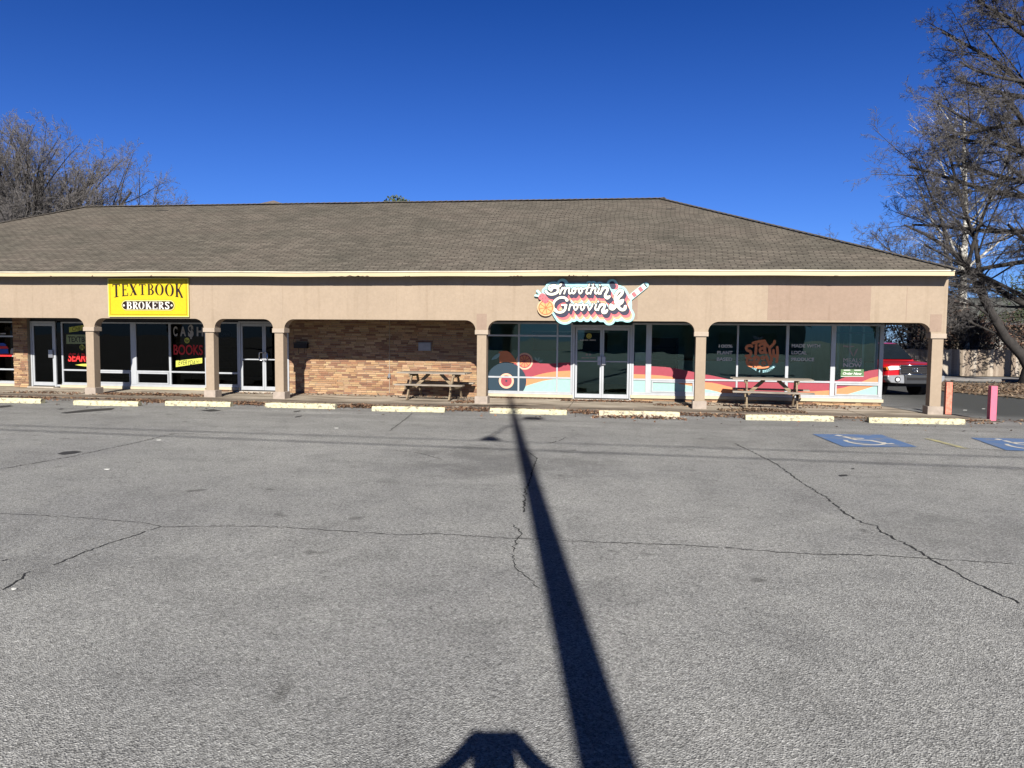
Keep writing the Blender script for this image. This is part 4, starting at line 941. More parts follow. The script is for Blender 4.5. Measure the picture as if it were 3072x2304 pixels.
# ------------------------------------------------------------------ wheel stops
STOP = None
def make_stop(i):
    m, nt, b = newmat('wheel_stop_paint_%d' % i); b.inputs['Roughness'].default_value = .8; b.inputs['Specular IOR Level'].default_value = .2
    v = coord(nt, (1, 1, 1.4)); f = noise(nt, v, 11+i*.3, 5, .7)
    yc = (.72, .67, .44) if i != 6 else (.74, .66, .45)
    L(nt, ramp(nt, f, [(.39, (.17, .15, .12)), (.46, tuple(q*.58 for q in yc)), (.6, tuple(q*.68 for q in yc))]), b.inputs['Base Color']); bump(nt, noise(nt, v, 30, 4), .5, .01, b)
    t = thing('wheel_stop', 'stop', 'wheel stop', (0, 0, 0), 0, 'pale yellow concrete wheel stops along the walkway')
    Lh = .90; pr_ = [(-.085, 0), (-.085, .075), (-.055, .125), (.055, .125), (.085, .075), (.085, 0)]
    mb = MB(); n = 16; vs = []
    for k in range(n+1):
        x = -Lh+2*Lh*k/n
        for (y, z) in pr_:
            e = .035 if k in (0, n) else 0; vs.append((x, y*(1-e*3)+random.uniform(-.004, .004), max(0, z*(1-e*2)+random.uniform(-.006, .005))))
    k6 = 6; fs = [tuple(k*k6+a for a in range(6)) if k == 0 else tuple(k*k6+5-a for a in range(6)) for k in (0, n)]
    fs += [(k*k6+a, k*k6+(a+1) % 6, (k+1)*k6+(a+1) % 6, (k+1)*k6+a) for k in range(n) for a in range(6)]
    mb.add(vs, fs); build_local(mb, 'bar', m, t, bevel=.004, seg=1)
    for s_ in (-1, 1): build_local(MB().tube([(s_*.62, 0, .11), (s_*.62, 0, .132)], .014, 8), 'anchor_pin', pm('rust', (.12, .05, .03), .8), t)
    return t
ws = [(-70, 1209, 124, 1209), (212.7, 1216.7, 418, 1218), (486.7, 1219.6, 694.5, 1218.5), (792, 1223, 1006, 1227), (1112, 1234, 1334.8, 1237), (1469.6, 1239.6, 1700, 1246), (1797, 1247, 2039, 1252), (2239, 1262, 2497, 1263), (2613, 1271, 2887, 1272)]
wl = ['leftmost wheel stop, cut by the left edge of the photo', 'pale yellow wheel stop below the first full column under the yellow sign', 'pale yellow wheel stop in front of the second column from the left', 'pale yellow wheel stop in front of the left end of the brick wall',
      'pale yellow wheel stop in front of the left picnic table', 'yellow wheel stop crossed by the dark pole shadow', 'worn wheel stop before the double doors with dry leaves along it', 'yellow wheel stop in front of the right picnic table', 'rightmost yellow wheel stop in front of the corner column']
for i, (a, b, c_, d_) in enumerate(ws):
    p, q = gpt(a, b), gpt(c_, d_); t = make_stop(i); t['label'] = wl[i]
    ln = math.dist(p[:2], q[:2]); ang = max(-.09, min(.11, math.atan2(q[1]-p[1], q[0]-p[0])))
    cx, cy = (p[0]+q[0])/2, (p[1]+q[1])/2+.085; cy = min(cy, 17.82)
    t.location = (cx, cy, ZA-.004); t.rotation_euler = (0, 0, ang*.6); t.scale = (max(.95, min(1.12, (q[0]-p[0])/1.8)), 1, 1)

# ------------------------------------------------------------------ picnic tables
def wood(name, c, c2):
    m, nt, b = newmat(name); b.inputs['Roughness'].default_value = .85; b.inputs['Specular IOR Level'].default_value = .2
    c = tuple(x*KA for x in c); c2 = tuple(x*KA for x in c2); tc = N(nt, 'ShaderNodeTexCoord'); mp = N(nt, 'ShaderNodeMapping'); mp.inputs['Scale'].default_value = (1.2, 14, 14); L(nt, tc.outputs['Object'], mp.inputs[0])
    f = noise(nt, mp.outputs[0], 2.2, 5, .65); L(nt, ramp(nt, f, [(.3, c2), (.65, c)]), b.inputs['Base Color']); bump(nt, f, .3, .01, b); return m
WOODT = wood('weathered_wood_pale', (.44, .385, .32), (.20, .165, .13)); WOODL = wood('weathered_wood_legs', (.40, .31, .20), (.14, .10, .07))
def picnic(loc, rz, label, green):
    t = thing('picnic_table', label, 'picnic table', loc, rz, 'weathered wooden picnic tables on the walkway')
    Lx = .92
    mb = MB()
    for k in range(5):
        y = -.36+k*.152; j = random.uniform(-.035, .035); mb.box(-Lx-.06+j, Lx+.06+j*.7, y, y+.142, .715, .752)
    build_local(mb, 'tabletop', WOODT, t, bevel=.004)
    for s_ in (-1, 1):
        mb = MB()
        for k in range(1): y = s_*.60; mb.box(-Lx-.03, Lx+.07, y-.135, y+.135, .405, .443)
        build_local(mb, 'bench', WOODT, t, bevel=.004)
    for e in (-1, 1):
        x = e*.60
        for s_ in (-1, 1): build_local(MB().beam((x, s_*.66, 0), (x, s_*.20, .713), .09, .042, up=(1, 0, 0)), 'leg', WOODL, t, bevel=.004)
        build_local(MB().box(x+e*.024, x+e*.062, -.70, .70, .30, .395), 'bench_support', WOODL, t, bevel=.004)
        build_local(MB().box(x+e*.024, x+e*.062, -.33, .33, .625, .713), 'top_support', WOODL, t, bevel=.004)
        build_local(MB().beam((x*.95, 0, .33), (x*.28, 0, .71), .09, .04, up=(0, 1, 0)), 'brace', WOODL, t, bevel=.004)
    return t
picnic((-5.44, 20.18, 0), R(-2), 'grey weathered picnic table against the brick wall', 1)
picnic((3.58, 19.95, 0), R(-7), 'grey weathered picnic table in front of the corner mural window', 0)

# ------------------------------------------------------------------ bollards
for (u, v, lab, c, c2) in ((2846, 1244.5, 'faded orange square bollard beside the corner column', (.85, .30, .20), (.62, .14, .08)), (2979, 1264, 'bright pink square bollard near the right edge', (.80, .15, .25), (.66, .15, .22))):
    x, y, z = gpt(u, v)
    t = thing('bollard', lab, 'bollard', (x, y+.08, ZA), R(4 if u > 2900 else -3), 'pink square posts at the corner of the shop')
    build_local(MB().box(-.07, .07, -.07, .07, -.05, .80), 'post', pm('bollard_paint_%d' % u, c, .6, .1, 14, .2, c2=c2), t, bevel=.008)
    build_local(MB().box(-.13, .13, -.13, .13, -.02, .012), 'base_collar', CRACK, t, bevel=.004)

# ------------------------------------------------------------------ painted parking marks
def paint(name, c, worn, sc=3.5):
    m, nt, b = newmat(name); b.inputs['Roughness'].default_value = .8
    f = noise(nt, coord(nt), sc, 6, .75); g_ = noise(nt, coord(nt), 45, 3, .6)
    w_ = mixc(nt, 1.0, ramp(nt, f, [(worn-.07, (1, 1, 1)), (worn+.07, (0, 0, 0))]), ramp(nt, g_, [(.35, (.4,)*3), (.6, (1,)*3)]), 'MULTIPLY')
    L(nt, mixc(nt, w_, tuple(x*KA for x in c), (.19, .187, .178)), b.inputs['Base Color']); return m
BLUEP = paint('blue_road_paint', (.10, .20, .42), .43, 2.4); WHITEP = paint('white_road_paint', (.74, .70, .62), .38); YELLP = paint('yellow_road_paint', (.62, .56, .24), .50, 4)
def symbol(px, label, cut=None):
    P = [gpt(*p) for p in px]
    t = thing('accessible_parking_symbol', label, 'road marking', (sum(p[0] for p in P)/4, sum(p[1] for p in P)/4, 0), 0, 'blue wheelchair symbols painted on the asphalt')
    def q(u, v):                        # bilinear in the quad; P = top-left, top-right, bottom-right, bottom-left
        a = [P[0][k]*(1-u)+P[1][k]*u for k in (0, 1)]; b = [P[3][k]*(1-u)+P[2][k]*u for k in (0, 1)]
        return (a[0]*(1-v)+b[0]*v, a[1]*(1-v)+b[1]*v)
    def fl(pts, h_, name, m):
        from mathutils.geometry import tessellate_polygon
        pp = [q(*p) for p in pts]; mb = MB(); mb.add([(x, y, ground_z(x, y)+h_) for x, y in pp], [k for k in tessellate_polygon([[Vector((x, y, 0)) for x, y in pp]])]); return mb.build(name, m, t, fix=False)
    fl([(0, 0), (1, 0), (1, 1), (0, 1)], .007, 'blue_field', BLUEP)
    def stroke(pts, w_):
        L_, R_ = [], []
        for i, p in enumerate(pts):
            a = pts[max(i-1, 0)]; b = pts[min(i+1, len(pts)-1)]; d = (b[0]-a[0], b[1]-a[1]); l = math.hypot(*d); nx, ny = -d[1]/l*w_/2, d[0]/l*w_/2
            L_.append((p[0]+nx, p[1]+ny)); R_.append((p[0]-nx, p[1]-ny))
        return L_+R_[::-1]
    fl(stroke([(.30, .10), (.35, .16)], .10), .012, 'figure', WHITEP)
    fl(stroke([(.36, .22), (.42, .48), (.60, .52), (.70, .78), (.80, .76)], .07), .012, 'figure', WHITEP)
    fl(stroke([(.40, .36), (.58, .36)], .05), .012, 'figure', WHITEP)
    fl(stroke([(.47+.24*math.cos(a), .62+.26*math.sin(a)) for a in np.linspace(3.6, .2, 16)], .055), .012, 'wheel_arc', WHITEP)
    return t
symbol([(2437, 1303), (2645, 1305), (2752, 1342), (2530, 1341)], 'blue wheelchair symbol painted in front of the corner shop, wholly in view')
symbol([(2912, 1314), (3128, 1318), (3250, 1358), (3020, 1352)], 'blue wheelchair symbol cut by the right edge of the photo')
def stripe(p0, p1, w_, label, m=YELLP):
    a, b = gpt(*p0), gpt(*p1); mb = MB()
    mb.add([(a[0]-w_/2, a[1], a[2]+.006), (a[0]+w_/2, a[1], a[2]+.006), (b[0]+w_/2, b[1], b[2]+.006), (b[0]-w_/2, b[1], b[2]+.006)], [(0, 1, 2, 3)])
    tag(mb.build('parking_stripe', m, fix=False), label, 'road marking', 'worn parking bay stripes')
YF2 = paint('faint_yellow_paint', (.42, .38, .24), .62, 5)
stripe((2782, 1316), (2900, 1347), .12, 'faded yellow stripe between the two blue wheelchair symbols')

# ------------------------------------------------------------------ red pickup truck (local: front towards -Y, origin under the front axle)
def paintm(name, c):
    m, nt, b = newmat(name); b.inputs['Base Color'].default_value = (*c, 1); b.inputs['Roughness'].default_value = .28; b.inputs['Metallic'].default_value = .2
    b.inputs['Coat Weight'].default_value = .3; b.inputs['Coat Roughness'].default_value = .05
    f = noise(nt, coord(nt), 3, 3); L(nt, ramp(nt, f, [(.3, tuple(x*.88 for x in c)), (.7, c)]), b.inputs['Base Color']); return m
RED = paintm('truck_red', (.46, .008, .015))
TGLASS = pm('truck_glass', (.012, .018, .025), .05, .1, 3, spec=.8); RUBBER = pm('tyre_rubber', (.018, .018, .018), .85, .2, 30)
LAMP = pm('headlight_lens', (.85, .87, .9), .08, .05, 20, spec=1.0)  # white base colour paints in the bright highlight on the lenses
tk = thing('pickup_truck', 'red pickup truck with black grille, parked beyond the corner column', 'pickup truck', (8.84, 26.6, ZA), R(13)); tk.scale = (.96, .96, .90)
def loft(stations, name, m, parent, cut=None, sm=False, bev=.02):
    mb = MB(); n = len(stations[0][1]); vs = [(x, y, z) for y, sec in stations for x, z in sec]; fs = []
    for k in range(len(stations)-1):
        for a in range(n): fs.append((k*n+a, k*n+(a+1) % n, (k+1)*n+(a+1) % n, (k+1)*n+a))
    fs += [tuple(range(n))[::-1], tuple((len(stations)-1)*n+a for a in range(n))]
    mb.add(vs, fs); o = build_local(mb, name, m, parent, bevel=bev)
    if cut:
        for cb in cut:
            cu = cb.build('cutter', m); md_ = o.modifiers.new('b', 'BOOLEAN'); md_.object = cu; md_.operation = 'DIFFERENCE'; md_.solver = 'EXACT'
            dg = bpy.context.evaluated_depsgraph_get(); dg.update(); me = bpy.data.meshes.new_from_object(o.evaluated_get(dg)); o.modifiers.clear(); o.data = me; bpy.data.objects.remove(cu)
    return o
def sec(w, z0, zs, zt, wt=None):
    wt = wt or w*.86; h = [(w*.94, z0), (w, z0+.12), (w, zs-.12), (w*.985, zs-.03), (wt, zt-.012), (wt*.55, zt), (0, zt+.008)]
    return h+[(-x, z) for x, z in h[:-1]][::-1]
F0 = -.93
st = [(F0, sec(.90, .62, 1.02, 1.08, .74)), (F0+.07, sec(.95, .56, 1.08, 1.14, .78)), (F0+.22, sec(.985, .50, 1.13, 1.18, .82)), (F0+.6, sec(1.0, .48, 1.17, 1.22, .84)), (F0+1.3, sec(1.01, .45, 1.18, 1.26, .86)), (F0+1.45, sec(1.01, .45, 1.18, 1.24, .88)),
      (F0+3.6, sec(1.01, .45, 1.20, 1.23, .93)), (F0+3.72, sec(1.01, .45, 1.22, 1.25, .95)), (F0+5.75, sec(1.0, .5, 1.22, 1.25, .95))]
cuts = [MB().tube([(sx*.70, yy, .40), (sx*1.2, yy, .40)], .49, 28) for yy in (0, 3.7) for sx in (-1, 1)]
loft(st, 'body', RED, tk, cut=cuts)
g_ = lambda wb, zb, wt, zt: [(wb, zb), (wt, zt-.04), (wt*.93, zt), (-wt*.93, zt), (-wt, zt-.04), (-wb, zb)]
loft([(F0+1.38, g_(.90, 1.20, .89, 1.27)), (F0+2.15, g_(.90, 1.20, .72, 1.88)), (F0+2.5, g_(.90, 1.20, .72, 1.92)), (F0+3.2, g_(.90, 1.20, .71, 1.90)), (F0+3.62, g_(.88, 1.20, .80, 1.35))], 'cab', RED, tk, bev=.03)
build_local(MB().add([(-.80, F0+1.36, 1.29), (.80, F0+1.36, 1.29), (.645, F0+2.10, 1.855), (-.645, F0+2.10, 1.855)], [(0, 1, 2, 3)]), 'windshield', TGLASS, tk, fix=False).location = (0, -.022, .022)
for s_ in (-1, 1):
    build_local(MB().add([(s_*.902, F0+1.75, 1.28), (s_*.902, F0+2.75, 1.28), (s_*.775, F0+2.75, 1.78), (s_*.775, F0+2.22, 1.78)], [(0, 1, 2, 3)]), 'side_window', TGLASS, tk, fix=False).location = (s_*.012, 0, 0)
    m_ = build_local(MB().box(s_*1.12-.085, s_*1.12+.085, F0+1.62, F0+1.70, 1.27, 1.44), 'mirror', BLACKV, tk, bevel=.03)
    o = build_local(MB().box(min(s_*.93, s_*1.06), max(s_*.93, s_*1.06), F0+1.66, F0+1.69, 1.30, 1.34), 'mirror_arm', BLACKV, m_)
    hl = [(s_*.50, .97), (s_*.88, .94), (s_*.93, 1.06), (s_*.80, 1.10), (s_*.52, 1.10)]
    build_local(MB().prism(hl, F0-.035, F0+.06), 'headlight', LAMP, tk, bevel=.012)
    build_local(MB().prism([(s_*.895, .93), (s_*.97, .96), (s_*.985, 1.04), (s_*.935, 1.06)], F0-.02, F0+.15), 'turn_signal', flat('amber_lens', (.8, .22, .03), .2), tk, bevel=.008)
    bc = build_local(MB().prism([(s_*.40, .47), (s_*.88, .50), (s_*1.0, .62), (s_*1.0, .76), (s_*.42, .78)], F0-.16, F0+.12), 'bumper_corner', pm('bumper_bright_metal', (.55, .56, .58), .22, .1, 6, metal=.5), tk, bevel=.03)
    build_local(MB().tube([(s_*.66, F0-.175, .62), (s_*.66, F0-.10, .62)], .10, 18), 'fog_lamp_bezel', BLACKV, tk)
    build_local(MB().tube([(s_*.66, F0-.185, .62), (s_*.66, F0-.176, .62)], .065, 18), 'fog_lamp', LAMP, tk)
build_local(MB().box(-.395, .395, F0-.17, F0+.1, .46, .775), 'bumper', pm('bumper_grey', (.045, .047, .05), .4, .1, 5), tk, bevel=.025)
build_local(MB().box(-.34, .34, F0-.178, F0-.171, .60, .69), 'bumper_slot', BLACKV, tk)
gr = build_local(MB().box(-.47, .47, F0-.03, F0+.05, .82, 1.10), 'grille', BLACKV, tk, bevel=.01)
for k in range(4): build_local(MB().box(-.44, .44, F0-.045, F0-.031, .85+k*.062, .862+k*.062), 'grille_bar', DGREY, gr)
fr = MB()
for (p, q) in (((-.50, .80), (.50, .80)), ((.50, .80), (.52, 1.12)), ((.52, 1.12), (-.52, 1.12)), ((-.52, 1.12), (-.50, .80))): fr.tube([(p[0], F0-.045, p[1]), (q[0], F0-.045, q[1])], .026, 8)
build_local(fr, 'grille_surround', CHROME, gr, smooth=True)
em = MB()
for (a, b, c_) in ((.095, .062, 0), (.036, .060, 0), (.092, .028, .018)): em.tube([(a*math.cos(t), F0-.055, .96+c_+b*math.sin(t)) for t in np.linspace(0, 2*math.pi, 24)], .008, 6, cap=False)
build_local(em, 'emblem', CHROME, gr, smooth=True)
for yy in (0, 3.7):
    for s_ in (-1, 1):
        wh = build_local(MB().tube([(s_*.74, yy, .40), (s_*.78, yy, .40), (s_*.96, yy, .40), (s_*1.0, yy, .40)], [.36, .40, .40, .36], 28), 'wheel', RUBBER, tk)
        build_local(MB().tube([(s_*.995, yy, .40), (s_*1.006, yy, .40)], [.25, .22], 20), 'rim', CHROME, wh)
        build_local(MB().tube([(s_*.60, yy, .40), (s_*.72, yy, .40)], .46, 20), 'wheel_well', BLACKV, tk)
build_local(MB().box(-.70, .70, F0+.3, F0+5.3, .34, .50), 'chassis', BLACKV, tk)

# ------------------------------------------------------------------ trees
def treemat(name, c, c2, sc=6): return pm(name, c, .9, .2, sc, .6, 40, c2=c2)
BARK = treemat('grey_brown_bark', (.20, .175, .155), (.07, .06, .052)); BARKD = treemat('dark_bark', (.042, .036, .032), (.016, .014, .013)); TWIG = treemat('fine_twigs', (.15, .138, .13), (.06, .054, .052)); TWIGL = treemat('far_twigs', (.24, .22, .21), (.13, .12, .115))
SYC = treemat('white_sycamore_bark', (.78, .76, .70), (.30, .27, .22), 2.5)
class Tree:
    def __init__(s, seed): s.r = random.Random(seed); s.br = {0: [], 1: []}
    def grow(s, p, d, Ln, r, lvl, mx, P):
        R_ = s.r; n = 5 if lvl < 2 else (4 if lvl < mx-1 else 3); pts = [p]; rad = [r]; d = Vector(d).normalized(); p = Vector(p); taper = P.get('taper', .45)
        for i in range(n):
            w_ = P['wob']*(1+.35*lvl)
            d = (d+Vector((R_.gauss(0, w_), R_.gauss(0, w_), R_.gauss(0, w_)+P['up'][min(lvl, len(P['up'])-1)]))).normalized()
            p = p+d*(Ln/n); pts.append(tuple(p)); rad.append(max(.004, r*(1-(1-taper)*(i+1)/n)))
        s.br[0 if lvl <= P.get('tl', 0) else 1].append((pts, rad, lvl))
        if lvl >= mx: return
        k = P['kids'][lvl]
        for j in range(k):
            t = P['first'][min(lvl, len(P['first'])-1)]+(1-P['first'][min(lvl, len(P['first'])-1)])*(j+R_.random()*.8)/k; t = min(t, .98)
            i = min(int(t*n), n-1); f = t*n-i; a = Vector(pts[i]); b = Vector(pts[i+1]); q = a+(b-a)*f; dd = (b-a).normalized()
            perp = dd.orthogonal().normalized(); perp.rotate(Matrix.Rotation(R_.uniform(0, 2*math.pi), 3, dd))
            if P.get('flatten'): perp.z *= P['flatten']; 
            if 'bias' in P and lvl <= 1: perp = (perp+Vector(P['bias'])*.7)
            perp.normalize(); ang = R(R_.uniform(*P['ang'][min(lvl, len(P['ang'])-1)])); nd = dd*math.cos(ang)+perp*math.sin(ang)
            ls = P['len'][min(lvl, len(P['len'])-1)]*R_.uniform(.65, 1.15)*(1-.35*t if lvl else 1-.25*t)
            rr = (rad[i]*(1-f)+rad[i+1]*f)*P['rr']*R_.uniform(.8, 1.05)
            s.grow(tuple(q), nd, Ln*ls if lvl else P['L1']*R_.uniform(.75, 1.15)*(1-P.get('top', .4)*t), max(rr, .005), lvl+1, mx, P)
    def mesh(s, which, name, mats, parent, minr=.006):
        V = []; Fc = []; MI = []
        for pts, rad, lvl in s.br[which]:
            n = 8 if lvl == 0 else (5 if lvl == 1 else 3); base = len(V); prev = None; np_ = len(pts)
            for i in range(np_):
                a = pts[max(i-1, 0)]; b = pts[min(i+1, np_-1)]; d = Vector((b[0]-a[0], b[1]-a[1], b[2]-a[2])).normalized()
                u = d.orthogonal().normalized() if prev is None else (prev-d*prev.dot(d)).normalized(); prev = u; v = d.cross(u); rr = max(rad[i], minr*(1 if i < np_-1 else .5))
                for k in range(n):
                    t = 2*math.pi*k/n; c_, s_ = math.cos(t)*rr, math.sin(t)*rr; V.append((pts[i][0]+u.x*c_+v.x*s_, pts[i][1]+u.y*c_+v.y*s_, pts[i][2]+u.z*c_+v.z*s_))
            for i in range(np_-1):
                for k in range(n): q = base+i*n; Fc.append((q+k, q+(k+1) % n, q+n+(k+1) % n, q+n+k)); MI.append(0 if (lvl <= 2 or len(mats) == 1) else 1)
        me = bpy.data.meshes.new(name); me.from_pydata(V, [], Fc)
        for m in mats: me.materials.append(m)
        if len(mats) > 1: me.polygons.foreach_set('material_index', MI)
        me.polygons.foreach_set('use_smooth', [True]*len(me.polygons))
        o = bpy.data.objects.new(name, me); C.objects.link(o); o.parent = parent; o.matrix_parent_inverse = parent_world(parent).inverted(); return o
def leaves(mb, c, rad, n, size, pal, seed=1, squash=.25, hole=.0):
    r_ = random.Random(seed)
    for _ in range(n):
        while True:
            p = Vector((r_.uniform(-1, 1), r_.uniform(-1, 1), r_.uniform(-1, 1)))
            if hole < p.length < 1: break
        q = Vector((c[0]+p.x*rad[0], c[1]+p.y*rad[1], c[2]+p.z*rad[2])); s_ = size*r_.uniform(.6, 1.3)
        a = Vector((r_.gauss(0, 1), r_.gauss(0, 1), r_.gauss(0, 1))).normalized(); b = a.orthogonal().normalized()*squash*2; cl = r_.choice(pal); k = r_.uniform(.7, 1.2)
        mb.add([q-a*s_, q+b*s_, q+a*s_, q-b*s_], [(0, 1, 2, 3)], tuple(x*k for x in cl))
LEAFM = attrmat('leaf_litter', .85, 0, 80, .2)

# big bare tree at the right edge
t = thing('bare_tree', 'tall bare oak with dark spreading limbs at the right edge, forking low above the fence', 'tree', (17.6, 35, ZA), 0, 'bare winter trees')
T = Tree(5)
P = dict(wob=.055, up=[.02, .015, .02, .02, .0], kids=[22, 9, 8, 6, 5], first=[.10, .15, .12, .1, .1], ang=[(55, 85), (30, 60), (25, 60), (25, 60)], len=[1, .60, .52, .55, .6], L1=6.0, rr=.50, top=.55, bias=(-.8, -.1, .05), flatten=.8, taper=.35)
T.grow((17.6, 35, 1.0), (.03, 0, 1), 19, .36, 0, 5, P)
T.br[0].append(([(17.0, 35, -.1), (17.05, 35, .5), (17.25, 35, 1.15)], [.50, .42, .37], 0))
big = [(16.95, 34.95, .6), (16.62, 35, 1.15), (15.93, 35, 1.91), (15.45, 34.9, 2.67), (15.03, 34.8, 3.32), (14.69, 34.7, 3.85), (14.1, 34.6, 4.9), (13.3, 34.5, 5.7), (12.3, 34.4, 6.3), (11.4, 34.3, 6.7)]
T.br[0].append((big, [.28, .22, .20, .18, .165, .14, .11, .085, .06, .035], 0))
P2 = dict(P, up=[.0, .01, .01, .0, 0], kids=[0, 9, 8, 6, 5], L1=3.0, bias=(-.5, 0, .3))
for i, (q, dr_, ln, rr_) in enumerate([((15.03, 34.8, 3.32), (-.3, .1, 1), 7, .13), ((14.69, 34.7, 3.85), (-1, 0, .25), 5, .11), ((15.45, 34.9, 2.67), (-.6, -.2, .5), 4.5, .07), ((13.3, 34.5, 5.7), (-.4, 0, .9), 4, .07), ((14.1, 34.6, 4.9), (.2, 0, 1), 5, .09),
    ((17.5, 35, 7.6), (-1, 0, .05), 6.2, .14), ((17.5, 35, 5.3), (-1, -.1, .0), 6.5, .12), ((17.5, 35, 9.4), (-1, .05, .25), 5.8, .12), ((17.5, 35, 11.2), (-.7, .05, .7), 6, .13), ((17.5, 35, 13.0), (-.5, .05, .9), 5.5, .11), ((15.93, 35, 1.91), (-.7, .1, .35), 4, .06), ((17.3, 35, 3.2), (-.9, -.3, .5), 6, .11)]):
    T.grow(q, dr_, ln, rr_, 1, 5, P2)
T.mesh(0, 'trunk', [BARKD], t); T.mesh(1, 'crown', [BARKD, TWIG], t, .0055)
# white sycamore
t = thing('sycamore_tree', 'bare sycamore with bright white trunk behind the dark oak limbs', 'tree', (18.5, 45, ZA), 0, 'bare winter trees')
T = Tree(9)
P = dict(wob=.085, up=[0, .06, .05, .03, 0], kids=[15, 7, 6, 6], first=[.28, .25, .2, .1], ang=[(35, 60), (25, 50), (25, 55)], len=[1, .62, .55, .6], L1=7.0, rr=.50, top=.6, taper=.3)
T.grow((18.6, 45, -.1), (-.05, 0, 1), 14.5, .27, 0, 4, P)
T.mesh(0, 'trunk', [SYC], t); T.mesh(1, 'crown', [SYC, TWIGL], t, .008)
# large tree behind the roof, left
def vase(name, label, x, y, seed, hgt, n, Lm, mats, spread=(12, 62), kids=(0, 8, 8, 7, 6)):
    t = thing(name, label, 'tree', (x, y, ZA), 0, 'bare winter trees'); T = Tree(seed)
    T.br[0].append(([(x, y, -.1), (x+.1, y, hgt*.12), (x, y, hgt*.25)], [.75, .55, .5], 0))
    P = dict(wob=.045, up=[0, .018, .025, .02, .01], kids=list(kids), first=[.1, .3, .2, .15], ang=[(20, 40), (14, 34), (18, 42), (22, 55)], len=[1, .50, .50, .55, .6], L1=5, rr=.52, taper=.35)
    for k in range(n):
        az = 2*math.pi*k*.618+T.r.uniform(-.3, .3); inc = R(spread[0]+(spread[1]-spread[0])*(((k*7) % n+.5)/n)**.7); d = (math.sin(inc)*math.cos(az), math.sin(inc)*math.sin(az), math.cos(inc))
        T.grow((x, y, hgt*T.r.uniform(.22, .32)), d, Lm*T.r.uniform(.92, 1.05), .24, 1, 5, P)
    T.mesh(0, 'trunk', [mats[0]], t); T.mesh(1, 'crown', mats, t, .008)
    return t
vase('bare_tree', 'broad bare tree with fan of upright limbs rising behind the left end of the roof', -43.6, 48, 21, 12, 64, 11.2, [BARKD, TWIGL], (2, 78), (0, 7, 7, 7, 5))
vase('bare_tree', 'second bare tree crown cut by the left edge behind the roof', -51.5, 53, 25, 12.5, 26, 10.2, [BARKD, TWIGL], (5, 60), (0, 8, 8, 6, 5))
# evergreen tip over the ridge, evergreen at the right edge
GRN = [(.05, .075, .03), (.07, .10, .04), (.035, .055, .025), (.09, .11, .05)]
BRN = [(.14, .065, .045), (.10, .05, .04), (.20, .12, .08), (.07, .045, .035), (.25, .17, .12)]
def needle_tree(name, label, x, y, h0, h1, rad, n, size, seed, cat='tree'):
    t = thing(name, label, cat, (x, y, ZA)); m = MB().tube([(x, y, ZA), (x, y, (h0+h1)/2), (x, y, h1*.97)], [.22, .15, .03], 7); m.build('trunk', BARKD, t)
    mb = MB(); r_ = random.Random(seed); nb = n//60
    for b in range(nb):
        f = b/nb; z = h0+(h1-h0)*f; a = r_.uniform(0, 6.28); rr = rad*(1-f)**.7*r_.uniform(.6, 1.1)+.15
        for k in range(3):
            q = rr*(k+1)/3; leaves(mb, (x+q*math.cos(a), y+q*math.sin(a), z-q*.08), (.55, .55, .28), 20, size, GRN, seed+b*7+k, .12)
        m = MB().tube([(x, y, z), (x+rr*math.cos(a), y+rr*math.sin(a), z-.1*rr)], [.04, .012], 4)
        mb.add(m.v, m.f, (.05, .04, .03))
    mb.build('crown', LEAFM, t, fix=False); return t
pt_ = onY(60, 1188, 584)
t = thing('evergreen_tree', 'green evergreen treetop just showing above the roof ridge', 'tree', (pt_[0], 60, ZA))
MB().tube([(pt_[0], 60, ZA), (pt_[0], 60, pt_[1]-1)], [.3, .1], 7).build('trunk', BARKD, t)
mb = MB()
for dx, dz, rr in ((0, -.9, 1.1), (-.9, -1.15, .7), (.7, -1.0, .8), (-.3, -1.6, 1.4), (.9, -1.8, 1.2)): leaves(mb, (pt_[0]+dx, 60, pt_[1]+dz), (rr, rr, rr*.8), 420, .12, [(.10, .13, .05), (.07, .10, .04), (.13, .15, .07)], int(90+dx*10), .3)
mb.build('crown', LEAFM, t, fix=False)
needle_tree('evergreen_tree', 'dark green evergreen by the right edge in front of the house', 19.6, 38.5, 2.9, 6.6, 2.6, 6600, .13, 33)
